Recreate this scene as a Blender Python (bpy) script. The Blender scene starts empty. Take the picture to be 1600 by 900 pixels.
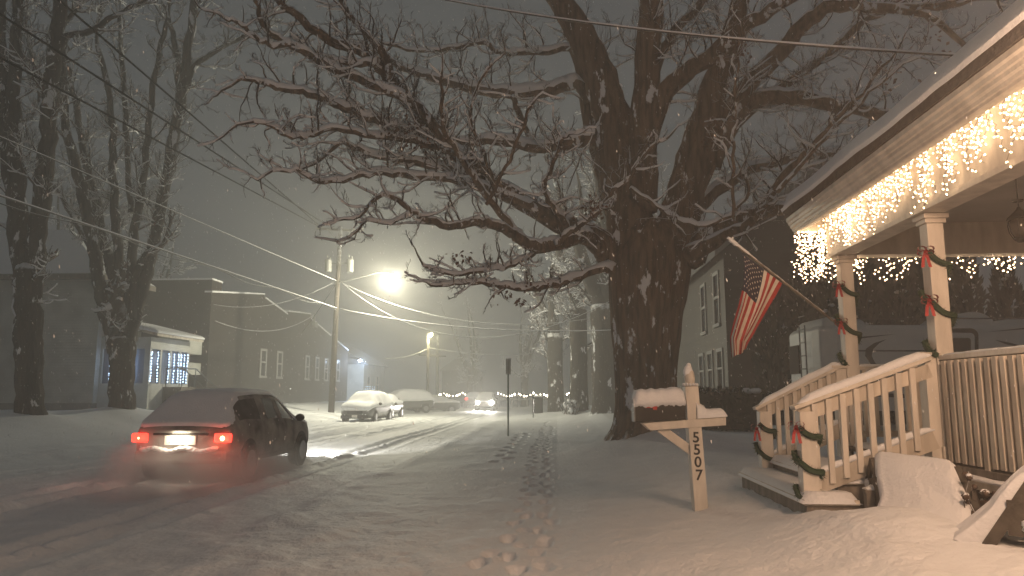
import bpy, math, random
import numpy as np
from mathutils import Vector, Matrix

# ------------------------------------------------------------------ camera, world, exposure
SC = bpy.context.scene
PITCH = math.radians(8.1)
CAMZ = 1.6
cam = bpy.data.objects.new('camera', bpy.data.cameras.new('camera'))
SC.collection.objects.link(cam)
cam.location = (0, 0, CAMZ)
cam.rotation_euler = (math.pi / 2 + PITCH, 0, 0)
cam.data.sensor_width = 36.0
cam.data.lens = 26.0
cam.data.clip_start = 0.05
cam.data.clip_end = 2000
SC.camera = cam

W = bpy.data.worlds.new('World')
SC.world = W
W.use_nodes = True
bg = W.node_tree.nodes['Background']
bg.inputs[0].default_value = (0.90, 1.0, 1.06, 1)      # low cloud lit by the town
bg.inputs[1].default_value = 0.062
SC.view_settings.view_transform = 'Standard'
SC.view_settings.look = 'None'
SC.view_settings.exposure = 0.12
SC.view_settings.gamma = 1.0
SC.view_settings.use_curve_mapping = False
SC.render.engine = 'CYCLES'
SC.cycles.volume_bounces = 1
SC.cycles.max_bounces = 5
SC.cycles.diffuse_bounces = 2
SC.cycles.glossy_bounces = 2
SC.cycles.sample_clamp_indirect = 2.0
SC.cycles.use_denoising = True
SC.cycles.use_light_tree = True

AS = 0.06                         # heading of the street, to the right of the camera axis
CA, SA = math.cos(AS), math.sin(AS)
F = 26.0 / 36.0 * 1600


def S(s, t, z=0.0):
    """street frame: s along the street, t to its right"""
    return Vector((s * SA + t * CA, s * CA - t * SA, z))


def ray(x, y):
    u = (450 - y) / F
    r = (x - 800) / F
    fw = math.cos(PITCH) - u * math.sin(PITCH)
    up = math.sin(PITCH) + u * math.cos(PITCH)
    return r / fw, up / fw


def P(x, y, Y):
    a, b = ray(x, y)
    return Vector((a * Y, Y, CAMZ + b * Y))


def lamp(name, kind, loc, power, col, radius=0.1, rot=None, **kw):
    l = bpy.data.lights.new(name, kind)
    l.energy = power
    l.color = col
    if kind == 'AREA':
        l.size = radius
    else:
        l.shadow_soft_size = radius
    for k, v in kw.items():
        setattr(l, k, v)
    o = bpy.data.objects.new(name, l)
    SC.collection.objects.link(o)
    o.location = loc
    if rot is not None:
        o.rotation_euler = rot
    return o


LAMP_POS = P(611, 430, 45.0)
# lamps of the street
lamp('street_lamp_light', 'POINT', LAMP_POS + Vector((0, 0, -0.35)), 5400, (1.0, 0.93, 0.68), 0.12)
lamp('far_street_lamp_light', 'POINT', P(674, 522, 72.0) + Vector((0, 0, -0.3)), 900, (1.0, 0.9, 0.5), 0.15)
lamp('blue_yard_light', 'POINT', P(562, 563, 76.0) + Vector((.4, -0.4, -0.2)), 900, (0.55, 0.72, 1.0), 0.15)
# porch lamps of the house whose porch is seen, further along its front and behind the photographer
lamp('porch_lamp_light', 'POINT', S(3.1, 2.7, 3.32), 300, (1.0, 0.62, 0.39), 0.22)
lamp('porch_lamp_light', 'POINT', S(0.6, 2.7, 3.32), 210, (1.0, 0.60, 0.35), 0.16)
# the next street lamp, behind the photographer
lamp('street_lamp_light', 'POINT', Vector((-5.0, -16.0, 8.5)), 700, (1.0, 0.82, 0.66), 0.25)

# ------------------------------------------------------------------ helpers
rng = random.Random(7)


def tag(o, label=None, cat=None, group=None, kind=None):
    if label: o['label'] = label
    if cat: o['category'] = cat
    if group: o['group'] = group
    if kind: o['kind'] = kind
    return o


def empty(name, loc, label=None, cat=None, group=None, rz=0.0):
    o = bpy.data.objects.new(name, None)
    SC.collection.objects.link(o)
    o.location = loc
    o.rotation_euler = (0, 0, rz)
    return tag(o, label, cat, group)


class MB:
    def __init__(self):
        self.v = []; self.f = []; self.m = []

    def add(self, vs, fs, mi=0):
        o = len(self.v)
        self.v.extend([tuple(p) for p in vs])
        self.f.extend([tuple(i + o for i in f) for f in fs])
        self.m.extend([mi] * len(fs))

    def box(self, c, size, rot=None, mi=0):
        sx, sy, sz = size[0] / 2, size[1] / 2, size[2] / 2
        pts = [Vector((x, y, z)) for x in (-sx, sx) for y in (-sy, sy) for z in (-sz, sz)]
        if rot is not None: pts = [rot @ p for p in pts]
        c = Vector(c)
        self.add([p + c for p in pts], [(0, 1, 3, 2), (4, 6, 7, 5), (0, 4, 5, 1), (2, 3, 7, 6), (0, 2, 6, 4), (1, 5, 7, 3)], mi)

    def sbox(self, s0, s1, t0, t1, z0, z1, mi=0):
        """box given in the street frame"""
        pts = [S(s, t, z) for s in (s0, s1) for t in (t0, t1) for z in (z0, z1)]
        self.add(pts, [(0, 1, 3, 2), (4, 6, 7, 5), (0, 4, 5, 1), (2, 3, 7, 6), (0, 2, 6, 4), (1, 5, 7, 3)], mi)

    def bar(self, a, b, w, h, up=Vector((0, 0, 1)), mi=0):
        a = Vector(a); b = Vector(b)
        d = (b - a).normalized()
        side = d.cross(up)
        if side.length < 1e-4: side = d.cross(Vector((0, 1, 0)))
        side.normalize()
        u = side.cross(d).normalized()
        pts = []
        for p in (a, b):
            for i, j in ((-1, -1), (1, -1), (1, 1), (-1, 1)):
                pts.append(p + side * (i * w / 2) + u * (j * h / 2))
        self.add(pts, [(0, 1, 2, 3), (7, 6, 5, 4), (0, 4, 5, 1), (1, 5, 6, 2), (2, 6, 7, 3), (3, 7, 4, 0)], mi)

    def tube(self, pts, rad, n=6, mi=0, caps=True, fn=None):
        pts = [Vector(p) for p in pts]
        k = len(pts)
        if not hasattr(rad, '__len__'): rad = [rad] * k
        ref = None
        vs = []
        for i in range(k):
            d = (pts[min(i + 1, k - 1)] - pts[max(i - 1, 0)])
            if d.length < 1e-9: d = Vector((0, 0, 1))
            d.normalize()
            if ref is None:
                ref = Vector((0, 0, 1)) if abs(d.z) < 0.9 else Vector((1, 0, 0))
                ref = (ref - d * ref.dot(d)).normalized()
            else:
                r2 = ref - d * ref.dot(d)
                if r2.length > 1e-4: ref = r2.normalized()
            bi = d.cross(ref)
            for j in range(n):
                a = 2 * math.pi * j / n
                r = rad[i]
                if fn: r *= fn(i, a, pts[i])
                vs.append(pts[i] + ref * (r * math.cos(a)) + bi * (r * math.sin(a)))
        fs = []
        for i in range(k - 1):
            for j in range(n):
                j2 = (j + 1) % n
                fs.append((i * n + j, i * n + j2, (i + 1) * n + j2, (i + 1) * n + j))
        if caps:
            fs.append(tuple(range(n - 1, -1, -1)))
            fs.append(tuple((k - 1) * n + j for j in range(n)))
        self.add(vs, fs, mi)

    def lathe(self, prof, c, n=16, mi=0):
        """prof: list of (r, z)"""
        c = Vector(c)
        vs = []
        for r, z in prof:
            for j in range(n):
                a = 2 * math.pi * j / n
                vs.append(c + Vector((r * math.cos(a), r * math.sin(a), z)))
        fs = []
        for i in range(len(prof) - 1):
            for j in range(n):
                j2 = (j + 1) % n
                fs.append((i * n + j, i * n + j2, (i + 1) * n + j2, (i + 1) * n + j))
        fs.append(tuple(range(n - 1, -1, -1)))
        fs.append(tuple((len(prof) - 1) * n + j for j in range(n)))
        self.add(vs, fs, mi)

    def prism(self, poly, off, mi=0):
        """poly: list of 3-D points, off: extrusion vector"""
        k = len(poly)
        off = Vector(off)
        vs = [Vector(p) for p in poly] + [Vector(p) + off for p in poly]
        fs = [tuple(range(k - 1, -1, -1)), tuple(range(k, 2 * k))]
        for i in range(k):
            j = (i + 1) % k
            fs.append((i, j, j + k, i + k))
        self.add(vs, fs, mi)

    def blob(self, c, r, n=7, m=5, jit=0.2, mi=0, rg=None, sz=1.0):
        rg = rg or rng
        c = Vector(c)
        vs = [c + Vector((0, 0, -r * sz))]
        for i in range(1, m):
            th = math.pi * i / m
            for j in range(n):
                a = 2 * math.pi * j / n + i * 0.3
                q = r * (1 + rg.uniform(-jit, jit))
                vs.append(c + Vector((q * math.sin(th) * math.cos(a), q * math.sin(th) * math.sin(a), -q * math.cos(th) * sz)))
        vs.append(c + Vector((0, 0, r * sz)))
        fs = []
        for j in range(n):
            fs.append((0, 1 + (j + 1) % n, 1 + j))
        for i in range(m - 2):
            for j in range(n):
                a = 1 + i * n; b = a + n
                fs.append((a + j, a + (j + 1) % n, b + (j + 1) % n, b + j))
        L = len(vs) - 1
        a = 1 + (m - 2) * n
        for j in range(n):
            fs.append((a + j, a + (j + 1) % n, L))
        self.add(vs, fs, mi)

    def build(self, name, mats, parent=None, smooth=False, bevel=0.0, sub=0):
        me = bpy.data.meshes.new(name)
        me.from_pydata(self.v, [], self.f)
        if not isinstance(mats, (list, tuple)): mats = [mats]
        for m in mats: me.materials.append(m)
        if len(mats) > 1: me.polygons.foreach_set('material_index', self.m)
        if smooth: me.polygons.foreach_set('use_smooth', [True] * len(me.polygons))
        me.update()
        o = bpy.data.objects.new(name, me)
        SC.collection.objects.link(o)
        if parent is not None:
            # points are given in world space: bring them into the parent's space
            mw = wm(parent).inverted()
            me.transform(mw)
            o.parent = parent
        if bevel:
            b = o.modifiers.new('bevel', 'BEVEL'); b.width = bevel; b.segments = 2; b.limit_method = 'ANGLE'
        if sub:
            b = o.modifiers.new('sub', 'SUBSURF'); b.levels = b.render_levels = sub
        return o


def wm(o):
    m = o.matrix_basis
    return wm(o.parent) @ m if o.parent else m.copy()


def copy_tree(o, parent=None):
    c = o.copy(); SC.collection.objects.link(c)
    if parent is not None: c.parent = parent
    for ch in [k for k in bpy.data.objects if k.parent == o]:
        copy_tree(ch, c)
    return c


# numpy value noise
def vnoise(x, y, seed=0):
    xi = np.floor(x).astype(np.int64); yi = np.floor(y).astype(np.int64)
    xf = x - xi; yf = y - yi
    u = xf * xf * (3 - 2 * xf); v = yf * yf * (3 - 2 * yf)

    def h(a, b):
        n = (a * 374761393 + b * 668265263 + seed * 1442695041) & 0x7fffffff
        n = ((n ^ (n >> 13)) * 1274126177) & 0x7fffffff
        return ((n ^ (n >> 16)) & 0xffff) / 65535.0
    return (h(xi, yi) * (1 - u) + h(xi + 1, yi) * u) * (1 - v) + (h(xi, yi + 1) * (1 - u) + h(xi + 1, yi + 1) * u) * v * 1.0


def fbm(x, y, seed=0, oct=4):
    r = 0; a = 0.5
    for i in range(oct):
        r = r + a * (vnoise(x, y, seed + i) - 0.5) * 2
        x = x * 2.03 + 11.3; y = y * 2.03 + 5.7; a *= 0.5
    return r


def n1(x, seed=0):
    return float(vnoise(np.array([x]), np.array([seed * 3.7]), seed)[0]) - 0.5


# ------------------------------------------------------------------ materials
MATS = {}


def mat(name, col, rough=0.7, noise=0.0, scale=8.0, bump=0.0, bscale=None, metal=0.0, stretch=None, emit=None, est=0.0, col2=None, coat=0.0):
    if name in MATS: return MATS[name]
    m = bpy.data.materials.new(name); m.use_nodes = True
    nt = m.node_tree; N = nt.nodes; L = nt.links
    b = N['Principled BSDF']
    b.inputs['Base Color'].default_value = (*col, 1)
    b.inputs['Roughness'].default_value = rough
    b.inputs['Metallic'].default_value = metal
    if coat: b.inputs['Coat Weight'].default_value = coat
    if emit:
        b.inputs['Emission Color'].default_value = (*emit, 1)
        b.inputs['Emission Strength'].default_value = est
    if noise or bump:
        tc = N.new('ShaderNodeTexCoord'); mp = N.new('ShaderNodeMapping')
        L.new(tc.outputs['Object'], mp.inputs[0])
        if stretch: mp.inputs['Scale'].default_value = stretch
        nz = N.new('ShaderNodeTexNoise'); nz.inputs['Scale'].default_value = scale; nz.inputs['Detail'].default_value = 6
        L.new(mp.outputs[0], nz.inputs['Vector'])
        if noise:
            mx = N.new('ShaderNodeMix'); mx.data_type = 'RGBA'
            c2 = col2 or tuple(c * (1 - noise) for c in col)
            mx.inputs[6].default_value = (*col, 1); mx.inputs[7].default_value = (*c2, 1)
            rp = N.new('ShaderNodeMapRange'); rp.inputs[1].default_value = 0.35; rp.inputs[2].default_value = 0.68
            L.new(nz.outputs[0], rp.inputs[0]); L.new(rp.outputs[0], mx.inputs[0]); L.new(mx.outputs[2], b.inputs['Base Color'])
        if bump:
            bp = N.new('ShaderNodeBump'); bp.inputs['Strength'].default_value = bump; bp.inputs['Distance'].default_value = 0.035
            if bscale:
                n2 = N.new('ShaderNodeTexNoise'); n2.inputs['Scale'].default_value = bscale; n2.inputs['Detail'].default_value = 5
                L.new(mp.outputs[0], n2.inputs['Vector']); L.new(n2.outputs[0], bp.inputs['Height'])
            else:
                L.new(nz.outputs[0], bp.inputs['Height'])
            L.new(bp.outputs[0], b.inputs['Normal'])
    MATS[name] = m
    return m


def snow_cover(m, lo=0.35, hi=0.6, nscale=6.0, namp=0.8, patch=None):
    """snow lying on what faces up (and in patches blown on the bark)"""
    nt = m.node_tree; N = nt.nodes; L = nt.links
    b = N['Principled BSDF']
    geo = N.new('ShaderNodeNewGeometry'); sx = N.new('ShaderNodeSeparateXYZ')
    L.new(geo.outputs['Normal'], sx.inputs[0])
    tc = N.new('ShaderNodeTexCoord')
    nz = N.new('ShaderNodeTexNoise'); nz.inputs['Scale'].default_value = nscale; nz.inputs['Detail'].default_value = 5
    L.new(tc.outputs['Object'], nz.inputs['Vector'])
    a1 = N.new('ShaderNodeMath'); a1.operation = 'MULTIPLY_ADD'
    L.new(nz.outputs[0], a1.inputs[0]); a1.inputs[1].default_value = namp; L.new(sx.outputs[2], a1.inputs[2])
    mr = N.new('ShaderNodeMapRange'); mr.inputs[1].default_value = lo + namp * .5; mr.inputs[2].default_value = hi + namp * .5
    L.new(a1.outputs[0], mr.inputs[0])
    fac = mr.outputs[0]
    if patch:
        n2 = N.new('ShaderNodeTexNoise'); n2.inputs['Scale'].default_value = patch[0]; n2.inputs['Detail'].default_value = 7
        n2.inputs['Roughness'].default_value = 0.62
        mp = N.new('ShaderNodeMapping'); mp.inputs['Scale'].default_value = (1.3, 1.3, 0.55)
        L.new(tc.outputs['Object'], mp.inputs[0]); L.new(mp.outputs[0], n2.inputs['Vector'])
        m2 = N.new('ShaderNodeMapRange'); m2.inputs[1].default_value = patch[1]; m2.inputs[2].default_value = patch[1] + 0.025
        L.new(n2.outputs[0], m2.inputs[0])
        mm = N.new('ShaderNodeMath'); mm.operation = 'MAXIMUM'
        L.new(fac, mm.inputs[0]); L.new(m2.outputs[0], mm.inputs[1]); fac = mm.outputs[0]
    mx = N.new('ShaderNodeMix'); mx.data_type = 'RGBA'
    src = b.inputs['Base Color'].links[0].from_socket if b.inputs['Base Color'].links else None
    if src: L.new(src, mx.inputs[6])
    else: mx.inputs[6].default_value = b.inputs['Base Color'].default_value
    mx.inputs[7].default_value = (0.8, 0.81, 0.84, 1)
    L.new(fac, mx.inputs[0]); L.new(mx.outputs[2], b.inputs['Base Color'])
    return m


def siding(name, col, pitch=0.14, depth=0.6, vertical=False, dirt=0.25):
    m = mat(name, col, 0.6, dirt, 1.2)
    nt = m.node_tree; N = nt.nodes; L = nt.links; b = N['Principled BSDF']
    tc = N.new('ShaderNodeTexCoord'); sx = N.new('ShaderNodeSeparateXYZ'); L.new(tc.outputs['Object'], sx.inputs[0])
    ml = N.new('ShaderNodeMath'); ml.operation = 'MULTIPLY'; ml.inputs[1].default_value = 1 / pitch
    L.new(sx.outputs[1 if vertical else 2], ml.inputs[0])
    fr = N.new('ShaderNodeMath'); fr.operation = 'FRACT'; L.new(ml.outputs[0], fr.inputs[0])
    bp = N.new('ShaderNodeBump'); bp.inputs['Strength'].default_value = depth; bp.inputs['Distance'].default_value = 0.03; bp.invert = True
    L.new(fr.outputs[0], bp.inputs['Height']); L.new(bp.outputs[0], b.inputs['Normal'])
    return m


M_snow = mat('snow', (0.80, 0.82, 0.85), 0.65, 0.06, 3.0, 0.6, 16.0)
M_roadsnow = mat('road_snow', (0.78, 0.80, 0.83), 0.6, 0.10, 2.2, 0.5, 14.0)
M_snowcap = mat('snow_cap', (0.82, 0.83, 0.86), 0.65, 0.04, 6.0, 0.3, 40.0)
M_bark = snow_cover(mat('bark', (0.20, 0.14, 0.095), 0.95, 0.75, 3.6, 1.0, 11.0, stretch=(2.8, 2.8, .30)), 0.55, 0.75, 5.0, 0.8, (2.3, 0.602))
M_bark2 = snow_cover(mat('bark_grey', (0.062, 0.053, 0.045), 0.95, 0.55, 6.0, 1.0, 12.0, stretch=(2.6, 2.6, .35)), 0.4, 0.6, 4.0, 0.8, (1.7, 0.60))
M_twig = snow_cover(mat('twig_bark', (0.07, 0.052, 0.04), 0.9), 0.12, 0.4, 9.0, 0.5)
M_leaf = mat('dead_leaf', (0.13, 0.055, 0.03), 0.8, 0.4, 12)
M_paint = mat('white_paint', (0.74, 0.68, 0.60), 0.5, 0.26, 7.0, 0.2, 30.0, stretch=(1, 1, .3))
M_paint_old = mat('worn_white_paint', (0.66, 0.59, 0.50), 0.65, 0.42, 6.0, 0.2, 30.0, stretch=(1, 1, .25))
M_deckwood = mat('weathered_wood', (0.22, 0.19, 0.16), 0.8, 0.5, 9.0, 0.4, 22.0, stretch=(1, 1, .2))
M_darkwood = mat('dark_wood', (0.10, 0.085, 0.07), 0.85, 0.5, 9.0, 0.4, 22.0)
M_shingle = mat('shingle', (0.10, 0.08, 0.07), 0.9, 0.5, 14.0, 0.5, 30.0)
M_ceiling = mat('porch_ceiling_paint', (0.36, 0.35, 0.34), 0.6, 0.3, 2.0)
M_metal = mat('dark_metal', (0.04, 0.04, 0.042), 0.45, 0.2, 10, metal=0.6)
M_black = mat('black_enamel', (0.009, 0.009, 0.009), 0.6, 0.2, 20)
M_galv = mat('galvanised_steel', (0.20, 0.205, 0.20), 0.55, 0.3, 8, metal=0.3)
M_pole = snow_cover(mat('creosote_pole', (0.055, 0.045, 0.036), 0.9, 0.45, 5, 0.4, 20, stretch=(2, 2, .2)), .5, .7, 6, .6)
M_wire = snow_cover(mat('cable', (0.03, 0.03, 0.03), 0.6), 0.1, 0.5, 2.0, 0.4)
M_glass = mat('car_glass', (0.012, 0.013, 0.015), 0.12, coat=0.3)
M_pane = mat('window_glass', (0.02, 0.022, 0.025), 0.1)
M_cable = mat('bare_cable', (0.008, 0.008, 0.008), 1.0); M_cable.node_tree.nodes['Principled BSDF'].inputs['Specular IOR Level'].default_value = 0
M_dusty = mat('snow_dusted_glass', (.07, .068, .065), .7, .6, 5, col2=(.02, .02, .02))
M_tyre = mat('tyre', (0.018, 0.018, 0.018), 0.9)
M_rim = mat('rim', (0.30, 0.30, 0.31), 0.4, metal=0.7)
M_red = mat('red_ribbon', (0.42, 0.012, 0.014), 0.55, 0.3, 14)
M_green = mat('garland_needles', (0.018, 0.05, 0.022), 0.8, 0.4, 20)
M_num = mat('number_black', (0.012, 0.012, 0.013), 0.5)
M_bulb = mat('warm_bulb', (0.9, 0.8, 0.6), 0.4, emit=(1.0, 0.66, 0.38), est=10.0)
M_bluebulb = mat('cool_bulb', (0.7, 0.8, 0.9), 0.4, emit=(0.50, 0.72, 1.0), est=5.0)
M_cord = mat('light_cord', (0.16, 0.14, 0.11), 0.6)

# ------------------------------------------------------------------ terrain
def base_h(s, t):
    xs = [-400, -60, -24, -17.5, -14.2, -13.3, -12.9, -8.3, -3.7, -3.2, -2.2, 0, 1.5, 2.2, 3.2, 14, 60, 400]
    zs = [0.9, 0.9, 0.85, 0.80, 0.25, 0.12, 0.0, 0.05, 0.0, 0.07, 0.10, 0.12, 0.36, 0.55, 0.57, 0.62, 0.7, 0.7]
    return np.interp(t, xs, zs)


def track_line(s):
    return -6.6 + 0.25 * np.sin(s * 0.05) + 0.0 * s


FOOT = []
fr = random.Random(3)
sv = 1.6; side = 1
while sv < 40:
    cx = -0.38 + 0.05 * math.sin(sv * 0.55) - .16 * min(1, max(0, (sv - 9) / 6))
    FOOT.append((sv, cx + side * 0.055 + fr.uniform(-.03, .03), 0.13, 0.058, fr.uniform(.04, .075)))
    side = -side; sv += 0.47 + fr.uniform(-.07, .07)
sv = 1.2; side = 1
while sv < 34:
    cx = -0.11 + 0.04 * math.sin(sv * 0.4 + 2) - .14 * min(1, max(0, (sv - 9) / 6))
    FOOT.append((sv, cx + side * 0.04 + fr.uniform(-.03, .03), 0.17, 0.055, fr.uniform(.02, .05)))
    side = -side; sv += 0.55 + fr.uniform(-.1, .1)
for a, b in ((6.6, -.68), (6.95, -.6)):
    FOOT.append((a, b, 0.13, 0.06, 0.05))
for i in range(16):
    FOOT.append((16.5 + i * .75 + fr.uniform(-.1, .1), -1.35 + (i % 2) * .25, 0.2, 0.1, .06))

TREE_SPOTS = []       # (s, t, r, height) mounds, filled below
def st_of(p):
    return (p.x * SA + p.y * CA, p.x * CA - p.y * SA)


MOUNDS = [(*st_of(Vector((3.02, 17.0, 0))), 1.9, 0.32), (*st_of(P(45, 655, 24.5)), 1.6, 0.25), (*st_of(P(190, 642, 30)), 1.9, 0.3),
          (*st_of(P(905, 645, 43)), 1.6, 0.25), (*st_of(P(868, 640, 50)), 1.6, 0.25), (45.5, -14.0, 1.4, 0.2), (14.5, -2.2, 2.2, 0.02), (6.2, 2.15, .8, .09), (5.6, 2.75, .55, .12), (5.9, 2.5, .45, .07), (4.6, 3.0, .5, .08)]


def height(s, t):
    s = np.asarray(s, float); t = np.asarray(t, float)
    h = base_h(s, t)
    # broad undulation and wind ripples
    h = h + 0.045 * fbm(s * 0.35, t * 0.45, 1, 3)
    road = 1 / (1 + np.exp(-(t + 13.1) * 6)) * 1 / (1 + np.exp((t + 3.3) * 4))
    verge = np.exp(-((t + 2.6) / 1.7) ** 2)
    h = h + 0.02 * (1 - road) * np.exp(-((s - 6) / 7.0) ** 2) * fbm(s * 6.5 + t * 2, t * 5.0, 61, 3)
    h = h + (1 - road * 0.4) * 0.032 * fbm(s * 1.2 + t * .7, t * 1.3 - s * .3, 5, 4)
    near = np.exp(-((s - 5) / 6.0) ** 2)
    # trampled, wind-packed lumps on the verge
    lump = np.abs(fbm(s * 1.3 + 0.9 * t, t * 1.25 - .5 * s, 9, 4))
    h = h + (verge * 0.8 + 0.12) * near * 0.13 * (lump - 0.12)
    h = h + np.exp(-((t - 0.85) / 0.5) ** 2) * near * 0.05 * (np.abs(fbm(s * 2.6, t * 1.4, 31, 3)))
    # plough ridge at our kerb
    h = h + 0.07 * np.exp(-((t + 3.5 + 0.25 * fbm(s * 0.5, s * 0, 21, 2)) / 0.45) ** 2) * (0.6 + fbm(s * 1.3, t * 1.3, 22, 3))
    h = h + 0.16 * np.exp(-((t + 12.9) / 0.8) ** 2) * (0.7 + 0.8 * fbm(s * 0.8, t * 1.0, 23, 3))
    # tyre tracks
    rut = np.zeros_like(h)
    for c0, dep in ((-5.75, .05), (-7.25, .055), (-9.5, .045), (-11.0, .04), (-5.2, .03), (-7.8, .035)):
        c = c0 + 0.22 * np.sin(s * 0.045 + c0) + 0.06 * fbm(s * 0.3, s * 0 + c0, 41, 2)
        d = (t - c)
        rut = rut - dep * np.exp(-(d / 0.15) ** 4) + dep * .9 * (np.exp(-((np.abs(d) - 0.27) / 0.09) ** 2)) * (0.35 + 1.4 * np.abs(fbm(s * 2.3, t * 2.3, 43, 3)))
    h = h + rut
    h = h + road * 0.05 * np.abs(fbm(s * 2.2, t * 2.4, 51, 4)) * np.exp(-((t + 8.0) / 4) ** 2)
    for (a, b, r, hh) in MOUNDS:
        d2 = ((s - a) ** 2 + (t - b) ** 2) / r ** 2
        h = h + hh * np.exp(-d2)
    return h


def footprints(s, t, h):
    for (a, b, ra, rb, dep) in FOOT:
        m = (np.abs(s - a) < 0.6) & (np.abs(t - b) < 0.45)
        if not m.any(): continue
        q = np.sqrt(((s[m] - a) / ra) ** 2 + ((t[m] - b) / rb) ** 2) * (1 + .45 * fbm(s[m] * 6 + a * 3, t[m] * 9, 77, 3))
        h[m] += -dep * 1.5 / (1 + np.exp((q - 1.0) * 6)) + dep * 0.12 * np.exp(-((q - 1.7) / 0.4) ** 2)
    return h


def gh(s, t):
    return float(height(np.array([float(s)]), np.array([float(t)]))[0])


def ghp(p):
    return gh(*st_of(p))


def axis(segs):
    out = []
    for a, b, d in segs:
        n = max(1, int(round((b - a) / d)))
        out += list(np.linspace(a, b, n, endpoint=False))
    out.append(segs[-1][1])
    return np.array(out)


s_ax = axis([(-60, -4, 4), (-4, 0, .4), (0, 2, .1), (2, 10, .035), (10, 20, .06), (20, 40, .14), (40, 80, .4), (80, 400, 12)])
t_road = axis([(-13, -9, .1), (-9, -3.4, .05)])
t_left = axis([(-400, -60, 20), (-60, -26, 3), (-26, -13, .3)])
t_right = axis([(-3.4, -1.5, .045), (-1.5, 0.3, .03), (0.3, 4.0, .05), (4, 14, .4), (14, 60, 3), (60, 400, 20)])


def sheet(name, ta, material, kind='structure'):
    tt, ss = np.meshgrid(ta, s_ax)
    sf = ss.ravel(); tf = tt.ravel()
    h = footprints(sf, tf, height(sf, tf))
    X = sf * SA + tf * CA; Y = sf * CA - tf * SA
    co = np.stack([X, Y, h], 1)
    nt_, ns = len(ta), len(s_ax)
    i = np.arange(ns - 1)[:, None] * nt_ + np.arange(nt_ - 1)[None, :]
    fs = np.stack([i, i + 1, i + nt_ + 1, i + nt_], -1).reshape(-1, 4)
    me = bpy.data.meshes.new(name)
    me.vertices.add(len(co)); me.vertices.foreach_set('co', co.ravel())
    me.loops.add(fs.size); me.loops.foreach_set('vertex_index', fs.ravel())
    me.polygons.add(len(fs)); me.polygons.foreach_set('loop_start', np.arange(len(fs)) * 4)
    me.polygons.foreach_set('use_smooth', np.ones(len(fs), bool))
    me.materials.append(material)
    me.update(calc_edges=True)
    o = bpy.data.objects.new(name, me); SC.collection.objects.link(o)
    o['kind'] = kind
    return o


sheet('road', t_road, M_roadsnow)
sheet('lawn', t_left, M_snow)
sheet('snowy_ground', t_right, M_snow)

# ------------------------------------------------------------------ trees
def catmull(pts, k=4):
    out = []
    n = len(pts)
    for i in range(n - 1):
        p0 = pts[max(i - 1, 0)]; p1 = pts[i]; p2 = pts[i + 1]; p3 = pts[min(i + 2, n - 1)]
        for j in range(k):
            u = j / k
            q = [0.5 * ((2 * b) + (c - a) * u + (2 * a - 5 * b + 4 * c - d) * u * u + (-a + 3 * b - 3 * c + d) * u ** 3) for a, b, c, d in zip(p0, p1, p2, p3)]
            out.append(q)
    out.append(list(pts[-1]))
    return out


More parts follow.
